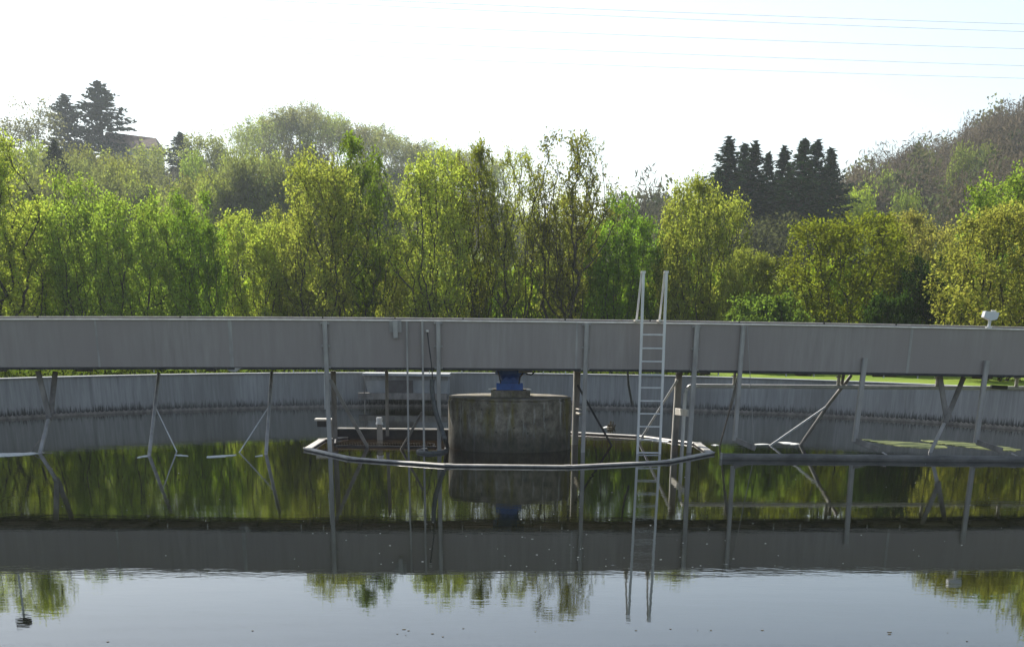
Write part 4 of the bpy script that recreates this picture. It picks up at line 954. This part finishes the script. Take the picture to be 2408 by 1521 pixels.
    for i, px in enumerate(xs):
        top = np.interp(px, [560, 590, 640, 700, 760, 800, 900, 1000, 1100, 1180], [285, 274, 262, 240, 258, 272, 298, 332, 352, 375]) + rnd.uniform(-6, 12)
        c = [(.21, .235, .095), (.17, .165, .10), (.19, .21, .09), (.15, .14, .10)][rnd.randrange(4)]
        far(px + rnd.uniform(-6, 6), top, rnd.uniform(24, 34), 318 + rnd.uniform(-10, 6), rnd.choice(('ridge', 'ridge2')), c, 'ridge_tree', 'thin pale green tree with a long bare stem in the row on the hill ridge', 'row of thin stemmed trees on the ridge', rnd.uniform(0, 6), 'tree')
    # right hill single green trees among the bare ones
    C = 'green trees on the right hill'
    for i, (px, top, hw, key, c, lab) in enumerate([(2020, 440, 48, 'hround', (.20, .24, .05), 'bright yellow green tree at the left foot of the right hill'), (2075, 395, 40, 'hround2', (.16, .19, .06), 'green tree on the lower left shoulder of the right hill'),
            (2110, 380, 34, 'hround', (.16, .18, .06), 'light green tree among the bare trees on the right hill shoulder'), (2135, 435, 30, 'hround2', (.14, .17, .05), 'small green tree halfway down the right hill'), (2275, 340, 34, 'hround', (.14, .16, .055), 'green tree high on the right hill'),
            (2330, 330, 18, 'hround2', (.15, .17, .06), 'small green tree near the top of the right hill'), (2000, 398, 22, 'ridge', (.12, .10, .08), 'thin leafless tree on the skyline right of the spruces')]):
        far(px, top, hw, 235 - i*3 if px < 2090 else 285, key, c, 'broadleaf_tree', lab, C, i, 'tree', 12)
hill()

def house():
    a = at_y(285, 300, 318); b = at_y(372, 330, 318); W = b.x - a.x; zt = at_y(300, 313, 318).z; ze = zt - 2.6; x0, x1 = a.x - 4, b.x + .6
    H = empty('house', ((x0+x1)/2, 318, 0), 'house with a brown tiled roof half hidden by trees on the left hill', 'house'); O = Vector(H.location)
    MB(O).box(x0+.6, x1-.8, 316.5, 322.5, ze-6, ze).build('wall', MT['render'], H)
    r = MB(O); r.hexa([(x0, 315.8, ze-.1), (x1, 315.8, ze-.75), (x1, 323.2, ze-.75), (x0, 323.2, ze-.1)], [(x0+.4, 319.2, zt+.3), (x1-1.4, 319.2, zt-.75), (x1-1.4, 319.8, zt-.75), (x0+.4, 319.8, zt+.3)])
    r.build('roof', MT['roof'], H)
    for k in range(3):
        x = x0 + 1.8 + k*2.6; w = MB(O).box(x-.08, x+1.28, 316.42, 316.49, ze-2.0, ze-.7).build('window', MT['white'], H)
        o = MB(O).box(x, x+1.2, 316.38, 316.415, ze-1.95, ze-.75).build('pane', MT['glass'], w)
house()

def far_wood():
    """the wooded slopes too dense to count"""
    rs = np.random.RandomState(5); bases = []
    def blob(n, H, R, s, asp, vert, trunk):
        # crown points in a lumpy shell, plus stems as long thin faces
        c = rs.normal(0, 1, (n, 3)); c /= np.linalg.norm(c, axis=1)[:, None]; c *= (rs.rand(n)**.45)[:, None]
        lump = 1 + .22*np.sin(c[:, 0]*5+rs.rand()*6)*np.cos(c[:, 2]*4+rs.rand()*6)
        c = c*np.array([R, R, H*.38])*lump[:, None]; c[:, 2] += H*.6
        nn = rs.normal(0, 1, (n, 3)); nn /= np.linalg.norm(nn, axis=1)[:, None]
        u = rs.normal(0, 1, (n, 3)); u[:, 2] += vert; u -= nn*np.sum(u*nn, 1)[:, None]; u /= np.linalg.norm(u, axis=1)[:, None]; w = np.cross(nn, u)
        z = (s*rs.uniform(.6, 1.4, n))[:, None]; V = np.stack([c-u*z*asp*.5, c-w*z*.5, c+u*z*asp*.5, c+w*z*.5], 1)
        m = trunk; a = rs.uniform(0, 6.28, m); p0 = np.stack([np.cos(a)*.3, np.sin(a)*.3, np.zeros(m)], 1); p1 = np.stack([np.cos(a)*R*.6, np.sin(a)*R*.6, np.full(m, H*.8)], 1)
        side = np.stack([-np.sin(a), np.cos(a), np.zeros(m)], 1)*.09; side[:, 0] += .06
        T_ = np.stack([p0-side, p0+side, p1+side*.3, p1-side*.3], 1)
        return np.concatenate([V, T_]), len(V)
    leafy = [blob(620, 12, 2.9, .44, 1.4, 0, 4) for _ in range(5)]
    bare = [blob(820, 12, 2.9, .12, 6.0, 1.4, 7) for _ in range(5)]
    VV = []; CC = []
    cnt = 0
    for _ in range(40000):
        if cnt > 1750: break
        az = rs.uniform(-.50, .50); r = math.sqrt(rs.uniform(165**2, 335**2)); x = r*math.sin(az); y = r*math.cos(az)
        # keep a clearing around the house and thin the far side
        px_az = az
        right = az > .155; mid = (-.05 < az <= .155)
        left_vis = not right
        if r < 200 and .1 < az < .26: continue
        
        if az < .06 and r < 262: 
            if rs.rand() < .3: continue
        if -.235 < az < .06 and r > 282: continue
        z = float(terrain(x, y)); s = rs.uniform(.75, 1.15)
        if az < .06: s = rs.uniform(.4, .62) if r < 255 else rs.uniform(.6, .8)
        if -.33 < az < -.24 and r > 285: s *= .6
        if right:
            kind = bare if rs.rand() < .88 else leafy
        else: kind = bare if rs.rand() < .42 else leafy
        V, nl = kind[rs.randint(5)]; a = rs.uniform(0, 6.28); ca, sa = math.cos(a), math.sin(a)
        W = V @ np.array([[ca, sa, 0], [-sa, ca, 0], [0, 0, 1]]) * np.array([s, s, s*rs.uniform(.85, 1.1)]) + np.array([x, y, z-.3])
        if kind is bare: c = np.array([.135, .108, .074])*rs.uniform(.75, 1.3) if right else np.array([.12, .11, .075])*rs.uniform(.6, 1.2)
        else:
            c = np.array([[.14, .16, .05], [.10, .12, .045], [.16, .17, .06], [.06, .075, .035]][rs.randint(4)])*rs.uniform(.75, 1.15)
        col = np.ones((len(V), 4, 4)); col[:, :, :3] = c; col[nl:, :, :3] = (.10, .085, .07)
        VV.append(W.reshape(-1, 3)); CC.append(col.reshape(-1, 4)); cnt += 1
    V = np.concatenate(VV); Q = np.arange(len(V)).reshape(-1, 4)
    o = npmesh('hillside_wood', V, Q, MT['wood']); at = o.data.attributes.new('tint', 'FLOAT_COLOR', 'POINT')
    at.data.foreach_set('color', np.concatenate(CC).astype(np.float32).ravel())
    tag(o, 'dense mixed wood covering the hillsides, bare brown on the right', 'wood', None, 'stuff')
    print('wood quads', len(Q), 'trees', cnt)
far_wood()

# ------------------------------------------------------------------ power lines
def wires():
    for i, (xa, ya, xb, yb) in enumerate([(1425.6, 23.6, 2408, 57.5), (1335, 34.4, 2408, 75.2), (1344, 78, 2408, 115.5), (1335, 117.8, 2408, 155.4), (1385, 152.7, 2408, 184.9)]):
        Y = 118 + i*1.2; a = at_y(xa, ya, Y); b = at_y(xb, yb, Y); d = (b-a)/(b.x-a.x)
        p = a + d*(-150-a.x); q = a + d*(150-a.x); n = 30; pts = []
        for k in range(n+1):
            pt = p.lerp(q, k/n); pt.z += -.00012*(pt.x-a.x)*(b.x-pt.x) ; pts.append(pt - a)
        o = MB().tube(pts, .011, 5).build('power_line', MT['dull'], None, True, a)
        tag(o, ['topmost thin power line crossing the sky at upper right', 'second power line from the top, close under the topmost', 'middle power line of the five', 'fourth power line from the top', 'lowest of the five power lines'][i], 'power line', 'power lines overhead')
wires()

# ------------------------------------------------------------------ haze, sun and sky
HAZE = 0.0003
if HAZE > 0:
    h = MB().box(-700, 700, -60, 640, -5, 175).build('haze', None); tag(h, kind='stuff')
    m = bpy.data.materials.new('haze air'); m.use_nodes = True; nt = m.node_tree
    for n in list(nt.nodes): nt.nodes.remove(n)
    out = nt.nodes.new('ShaderNodeOutputMaterial'); v = nt.nodes.new('ShaderNodeVolumePrincipled')
    v.inputs['Color'].default_value = (.86, .92, 1, 1); v.inputs['Density'].default_value = HAZE; v.inputs['Anisotropy'].default_value = .3
    nt.links.new(v.outputs[0], out.inputs['Volume']); h.data.materials.append(m)

SUN_EL, SUN_AZ = rad(42), rad(-29)       # azimuth from +y towards +x
w = bpy.data.worlds.new('World'); sc.world = w; w.use_nodes = True; nt = w.node_tree
bg = nt.nodes['Background']; sky = nt.nodes.new('ShaderNodeTexSky'); sky.sky_type = 'NISHITA'; sky.sun_disc = False
sky.sun_elevation = SUN_EL; sky.sun_rotation = SUN_AZ; sky.altitude = 300; sky.air_density = 1.0; sky.dust_density = 1.2; sky.ozone_density = 1.2
hs = nt.nodes.new('ShaderNodeHueSaturation'); hs.inputs['Saturation'].default_value = .78; nt.links.new(sky.outputs[0], hs.inputs['Color']); nt.links.new(hs.outputs[0], bg.inputs[0]); bg.inputs[1].default_value = .112
sl = bpy.data.lights.new('sun', 'SUN'); so = bpy.data.objects.new('sun', sl); COL.objects.link(so)
sl.energy = 5.0; sl.angle = rad(.6); sl.color = (1, .95, .86)
dirv = Vector((math.sin(SUN_AZ)*math.cos(SUN_EL), math.cos(SUN_AZ)*math.cos(SUN_EL), math.sin(SUN_EL)))
so.rotation_euler = dirv.to_track_quat('Z', 'Y').to_euler(); so.location = dirv*50

sc.view_settings.view_transform = 'Standard'; sc.view_settings.look = 'None'; sc.view_settings.gamma = 1
sc.view_settings.exposure = 0.6
sc.render.engine = 'CYCLES'
sc.cycles.max_bounces = 6; sc.cycles.diffuse_bounces = 4; sc.cycles.glossy_bounces = 4; sc.cycles.transmission_bounces = 3; sc.cycles.volume_bounces = 1
sc.cycles.caustics_reflective = False; sc.cycles.caustics_refractive = False
